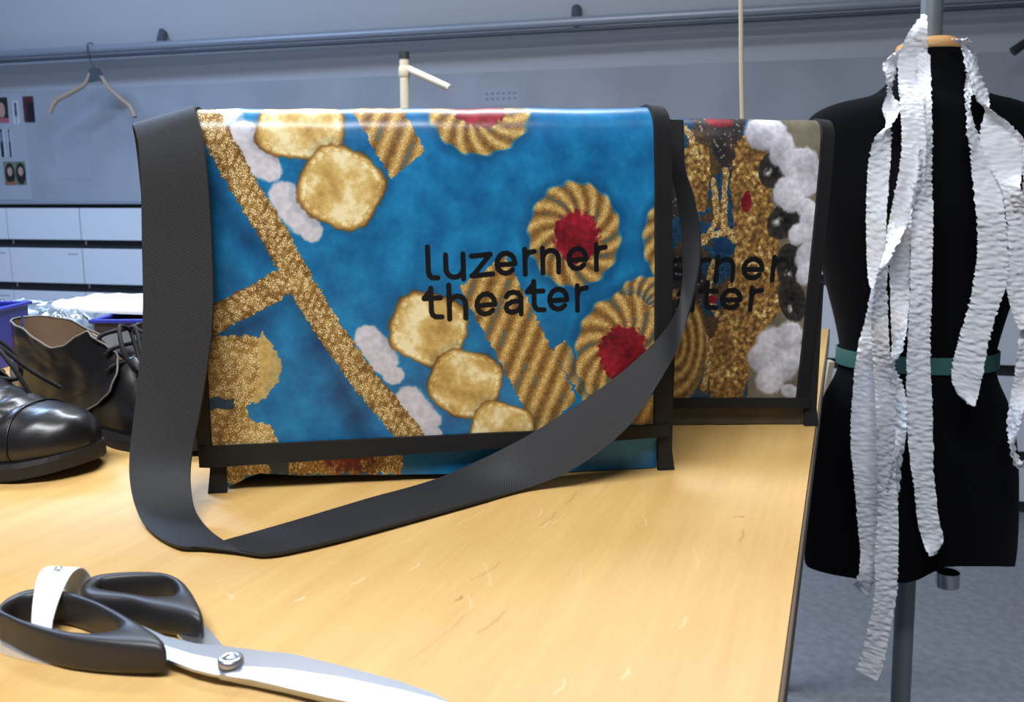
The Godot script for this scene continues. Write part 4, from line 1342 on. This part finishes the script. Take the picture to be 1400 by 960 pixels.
	var hanger := thing("coat_hanger", "pale wooden coat hanger hanging empty from the rail", "hanger", wall_at(0.3766, 1.8398, 0.2))
	part(hanger, "hook", tube(curve([Vector3(0, -0.004, -0.026), Vector3(0, 0.018, -0.021), Vector3(0, 0.028, 0.0), Vector3(0, 0.016, 0.023), Vector3(0, -0.018, 0.024), Vector3(0, -0.05, 0.012), Vector3(0.008, -0.088, 0)], 5), 0.003, 8), M.dark_grey)
	part(hanger, "shoulder", loft([[Vector3(-0.024, -0.145, 0.008), Vector3(-0.018, -0.092, 0.008), Vector3(0.0, -0.082, 0.008), Vector3(0.028, -0.085, 0.008), Vector3(0.052, -0.115, 0.008), Vector3(0.062, -0.150, 0.008), Vector3(0.02, -0.137, 0.008)],
		[Vector3(-0.024, -0.145, -0.008), Vector3(-0.018, -0.092, -0.008), Vector3(0.0, -0.082, -0.008), Vector3(0.028, -0.085, -0.008), Vector3(0.052, -0.115, -0.008), Vector3(0.062, -0.150, -0.008), Vector3(0.02, -0.137, -0.008)]], -1), M.dark_grey)
	var arm := mat(Color8(170, 150, 128), 0.5)
	part(hanger, "arm", hanger_arm([Vector3(-0.015, -0.105, 0), Vector3(-0.05, -0.155, 0.004), Vector3(-0.13, -0.195, 0.014), Vector3(-0.195, -0.225, 0.022), Vector3(-0.232, -0.28, 0.03)], 0.010, 0.011), arm)
	part(hanger, "arm", hanger_arm([Vector3(0.045, -0.12, 0), Vector3(0.085, -0.175, 0.004), Vector3(0.15, -0.225, 0.014), Vector3(0.205, -0.265, 0.022), Vector3(0.232, -0.31, 0.03)], 0.010, 0.011), arm)
	var hang2 := thing("coat_hanger", "black coat hanger end at the right picture edge", "hanger", wall_at(4.47, 1.858, 0.2))
	part(hang2, "hook", tube(curve([Vector3(0, -0.004, -0.026), Vector3(0, 0.018, -0.021), Vector3(0, 0.028, 0.0), Vector3(0, 0.016, 0.023), Vector3(0, -0.018, 0.024), Vector3(0, -0.05, 0.012), Vector3(0, -0.088, 0)], 5), 0.003, 8), M.dark_grey)
	part(hang2, "arm", hanger_arm([Vector3(0.01, -0.09, 0), Vector3(-0.08, -0.10, 0), Vector3(-0.2, -0.15, 0.01), Vector3(-0.262, -0.192, 0.016)], 0.013, 0.017), M.plastic_black)
	part(hang2, "arm", hanger_arm([Vector3(-0.01, -0.09, 0), Vector3(0.08, -0.10, 0), Vector3(0.2, -0.15, 0.01), Vector3(0.262, -0.192, 0.016)], 0.013, 0.017), M.plastic_black)

	# --- drawer cabinets along the back wall
	for c in 2:
		var x0: float = [-1.74, 2.9][c]
		var cols: int = [7, 4][c]
		var wide: float = [0.413, 0.80][c]
		var tops: Array = [[1.137, 0.972, 0.767, 0.562, 0.357], [1.10, 0.875, 0.558, 0.24]][c]
		var cab := thing("drawer_cabinet", ["low white drawer cabinet with dark grip channels under the photo prints", "white drawer cabinet with dark grip channels behind the dress form"][c], "cabinet", wall_at(x0, 0, 0.003))
		var total := cols * wide
		part(cab, "carcass", box(Vector3(total, tops[0] - 0.001, 0.268), 0.003, Vector3(total * 0.5, (tops[0] - 0.001) * 0.5, 0.134)), M.channel)
		part(cab, "cabinet_top", box(Vector3(total + 0.01, 0.016, 0.31), 0.002, Vector3(total * 0.5, tops[0] + 0.008, 0.155)), M.rail)
		var chan: float = [0.040, 0.042][c]
		for r in tops.size():
			var top: float = tops[r] - (0.018 if r == 0 else chan)
			var low: float = tops[r + 1] if r + 1 < tops.size() else 0.05
			var hgt := top - low
			for k in cols:
				var front := part(cab, "drawer_front", box(Vector3(wide - 0.006, hgt, 0.02), 0.002, Vector3((k + 0.5) * wide, low + hgt * 0.5, 0.288)), M.panel)
				if r > 0:
					part(cab, "clip", box(Vector3(0.006, 0.02, 0.004), 0.001, Vector3((k + 1) * wide + 0.005, tops[r] - 0.012, 0.272)), M.panel)
				if c == 0 and r > 0 and r < 3:
					part(front, "label_print", box(Vector3(0.055, 0.006, 0.0006), 0.0, Vector3((k + 1) * wide - 0.05, low + hgt - 0.026, 0.2985)), M.label if M.has("label") else mat(Color8(150, 156, 170), 0.8))

	# --- pinned prints on the wall
	var sheet := single("paper_sheet", box(Vector3(0.72, 0.53, 0.002), 0.0), mat(Color8(168, 173, 181), 0.8), "large pale paper sheet under the photo prints on the wall", "paper", wall_at(-0.565, 1.425, 0.0015))
	var shots := [[-0.345, 1.608, 0.082, 0.125, 0, "portrait photo print at the left picture edge, top row"], [-0.259, 1.595, 0.036, 0.115, 1, "small photo print of a standing figure between two top prints"], [-0.179, 1.608, 0.066, 0.126, 2, "dark red photo print, rightmost of the top row"],
		[-0.362, 1.445, 0.036, 0.138, 3, "narrow figure photo print at the left picture edge, middle row"], [-0.313, 1.444, 0.022, 0.138, 3, "very narrow dark photo print beside the middle row figure"], [-0.297, 1.294, 0.136, 0.118, 4, "photo print of two people with long dark hair, bottom row"]]
	for s in shots:
		var pm := mat(Color.WHITE, 0.5)
		pm.albedo_texture = snapshot(s[4], 48, 64)
		var w2: float = s[2]
		var h2: float = s[3]
		var q := new_st()
		add_grid(q, [[Vector3(-w2 / 2, h2 / 2, 0.0006), Vector3(w2 / 2, h2 / 2, 0.0006)], [Vector3(-w2 / 2, -h2 / 2, 0.0006), Vector3(w2 / 2, -h2 / 2, 0.0006)]])
		var pr := thing("photo_print", s[5], "photo", wall_at(s[0], s[1], 0.0032), "photo prints pinned to the wall")
		part(pr, "paper", box(Vector3(w2, h2, 0.001), 0.0), M.panel)
		part(pr, "picture", done(q), pm)
	single("plastic_sleeve", box(Vector3(0.215, 0.34, 0.003), 0.001), M.clear, "clear plastic sleeve taped to the wall under the hanger", "sleeve", wall_at(0.06, 1.432, 0.0025))
	var note := thing("paper_note", "small white note with rows of faint marks above the blue bag", "note", wall_at(2.275, 1.595, 0.001))
	part(note, "paper", box(Vector3(0.17, 0.075, 0.001), 0.0), mat(Color8(164, 168, 176), 0.8))
	for r in 2:
		for k in 6:
			part(note, "mark", box(Vector3(0.014, 0.010, 0.0006), 0.0, Vector3(-0.062 + k * 0.025, 0.014 - r * 0.022, 0.0007)), mat(Color8(132, 136, 152), 0.8))

	# --- display stand with sloping arm, cord, lath
	var stand := thing("display_stand", "cream metal display stand with sloping arm and black cap behind the blue bag", "stand", at(Vector3(-0.2835, 0, -2.4)))
	part(stand, "post", tube([Vector3(0, 0.02, 0), Vector3(0, 1.512, 0)], 0.0125, 16), M.cream)
	part(stand, "cap", tube([Vector3(0, 1.509, 0), Vector3(0, 1.527, 0)], 0.0138, 16), M.channel)
	part(stand, "collar", tube([Vector3(0, 1.463, 0), Vector3(0, 1.468, 0), Vector3(0, 1.486, 0), Vector3(0, 1.491, 0)], [0.0135, 0.0155, 0.0155, 0.0135], 16), M.cream)
	part(stand, "arm", tube([Vector3(0.008, 1.486, 0.0), Vector3(0.122, 1.425, 0.10)], 0.0095, 8), M.cream)
	part(stand, "arm_end", tube([Vector3(0.1225, 1.4247, 0.1004), Vector3(0.127, 1.4225, 0.1044)], 0.0085, 8), M.panel)
	part(stand, "base", lathe([[0.16, 0.0], [0.16, 0.012], [0.15, 0.018], [0.02, 0.024], [0.0126, 0.05]], 32), M.cream)
	single("hanging_cord", tube(curve([Vector3(0.302, 2.618, -1.3), Vector3(0.306, 2.2, -1.3), Vector3(0.312, 1.8, -1.3), Vector3(0.3224, 1.4146, -1.3), Vector3(0.338, 1.1546, -1.3), Vector3(0.343, 1.02, -1.28), Vector3(0.345, 0.93, -1.26), Vector3(0.33, 0.9035, -1.22), Vector3(0.27, 0.9032, -1.21), Vector3(0.2, 0.9032, -1.24)], 6), 0.0032, 8), M.cream, "cream cord hanging from the ceiling behind the brown bag", "cord")
	single("wooden_lath", loft([[Vector3(0.596, 0, -1.90), Vector3(0.608, 0, -1.90), Vector3(0.608, 0, -1.93), Vector3(0.596, 0, -1.93)], [Vector3(0.698, 0.79, -1.90), Vector3(0.710, 0.79, -1.90), Vector3(0.710, 0.79, -1.93), Vector3(0.698, 0.79, -1.93)]], -1), M.cream, "narrow cream lath standing behind the table corner", "lath")

	# --- boxes, cloth and film behind the shoes
	var bin := thing("storage_box", "dark plum storage box with blue rim, white cloth on top", "box", at(Vector3(-0.385, TABLE_Y, -1.225), deg_to_rad(2)))
	open_box(bin, 0.31, 0.2, 0.080, mat(Color8(52, 46, 56), 0.45), mat(Color8(40, 52, 168), 0.45), mat(Color8(38, 48, 130), 0.5))
	var bin2 := thing("storage_box", "blue storage box with red band at the left picture edge", "box", at(Vector3(-0.85, TABLE_Y, -1.21), deg_to_rad(4)))
	open_box(bin2, 0.25, 0.2, 0.082, mat(Color8(40, 56, 160), 0.45), mat(Color8(40, 52, 168), 0.45), mat(Color8(190, 40, 44), 0.5))
	var lump := noise_of(91, 7.0)
	single("folded_cloth", mound(0.40, 0.17, 0.017, lump, 0.007), M.white_cloth, "bright white folded cloth lying over the plum box", "cloth", Transform3D(Basis(Vector3.UP, -0.2), Vector3(-0.475, 0.9855, -1.245)))
	var film := mat(Color(1, 1, 1), 0.22)
	film.albedo_texture = noise_texture(95, 0.05, Color8(64, 80, 94), Color8(150, 162, 174), 256, 4)
	film.uv1_triplanar = true
	film.uv1_scale = Vector3(5, 5, 5)
	single("plastic_film", mound(0.115, 0.15, 0.090, noise_of(92, 16.0), 0.012), film, "crumpled bluish plastic film bundle between the two boxes", "plastic film", Transform3D(Basis(Vector3.UP, 0.1), Vector3(-0.604, TABLE_Y, -1.16)))
	single("plastic_film", mound(0.42, 0.2, 0.072, noise_of(94, 16.0), 0.016), film, "flat bluish plastic film heap behind the blue box, by the white cloth", "plastic film", Transform3D(Basis(Vector3.UP, 0.05), Vector3(-0.83, TABLE_Y, -1.43)))
	single("cloth_scrap", mound(0.16, 0.1, 0.022, noise_of(93, 20.0), 0.008), M.white_cloth, "white cloth scrap on the far corner of the table", "cloth", Transform3D(Basis(Vector3.UP, 0.3), Vector3(0.472, TABLE_Y, -1.555)))

func open_box(o: Node3D, w: float, d: float, h: float, side: Material, rim: Material, low: Material) -> void:
	var st := new_st()
	for k in 4:
		var f := k % 2 == 0
		var s := -1.0 if k < 2 else 1.0
		add_box(st, Vector3(w, h, 0.003) if f else Vector3(0.003, h, d), Vector3(0, h * 0.5, s * d * 0.5) if f else Vector3(s * w * 0.5, h * 0.5, 0), 0.0008)
	add_box(st, Vector3(w, 0.003, d), Vector3(0, 0.0015, 0), 0.0005)
	part(o, "tray", done(st), side)
	st = new_st()
	for s in [-1.0, 1.0]:
		add_box(st, Vector3(w + 0.012, 0.005, 0.008), Vector3(0, h + 0.002, s * (d * 0.5 + 0.002)), 0.001)
		add_box(st, Vector3(0.008, 0.005, d + 0.008), Vector3(s * (w * 0.5 + 0.002), h + 0.002, 0), 0.001)
	part(o, "rim", done(st), rim)
	part(o, "lip", box(Vector3(w, 0.003, 0.004), 0.001, Vector3(0, h - 0.014, d * 0.5 + 0.0025)), side)
	part(o, "band", box(Vector3(w - 0.004, 0.012, 0.002), 0.0005, Vector3(0, 0.008 if low.albedo_color.r < 0.5 else 0.05, d * 0.5 + 0.002)), low)

# soft heap: a closed low mound with folds
func mound(w: float, d: float, h: float, n: FastNoiseLite, amp: float) -> ArrayMesh:
	var rings := []
	for i in 13:
		var t := i / 12.0
		var ring := []
		for k in 64:
			var f := TAU * k / 64.0
			var r := cos(t * PI * 0.5)
			var x := cos(f) * (w * 0.5) * (0.02 + 0.98 * r)
			var z := sin(f) * (d * 0.5) * (0.02 + 0.98 * r)
			var y := h * pow(sin(t * PI * 0.5), 0.8)
			y += amp * n.get_noise_2d(x * 3.0, z * 3.0) * smoothstep(0.0, 0.3, t)
			var edge := 1.0 + 0.12 * n.get_noise_2d(cos(f) * 0.1, sin(f) * 0.1 + 3.0)
			ring.append(Vector3(x * edge, maxf(0.0, y), z * edge))
		rings.append(ring)
	return loft(rings)
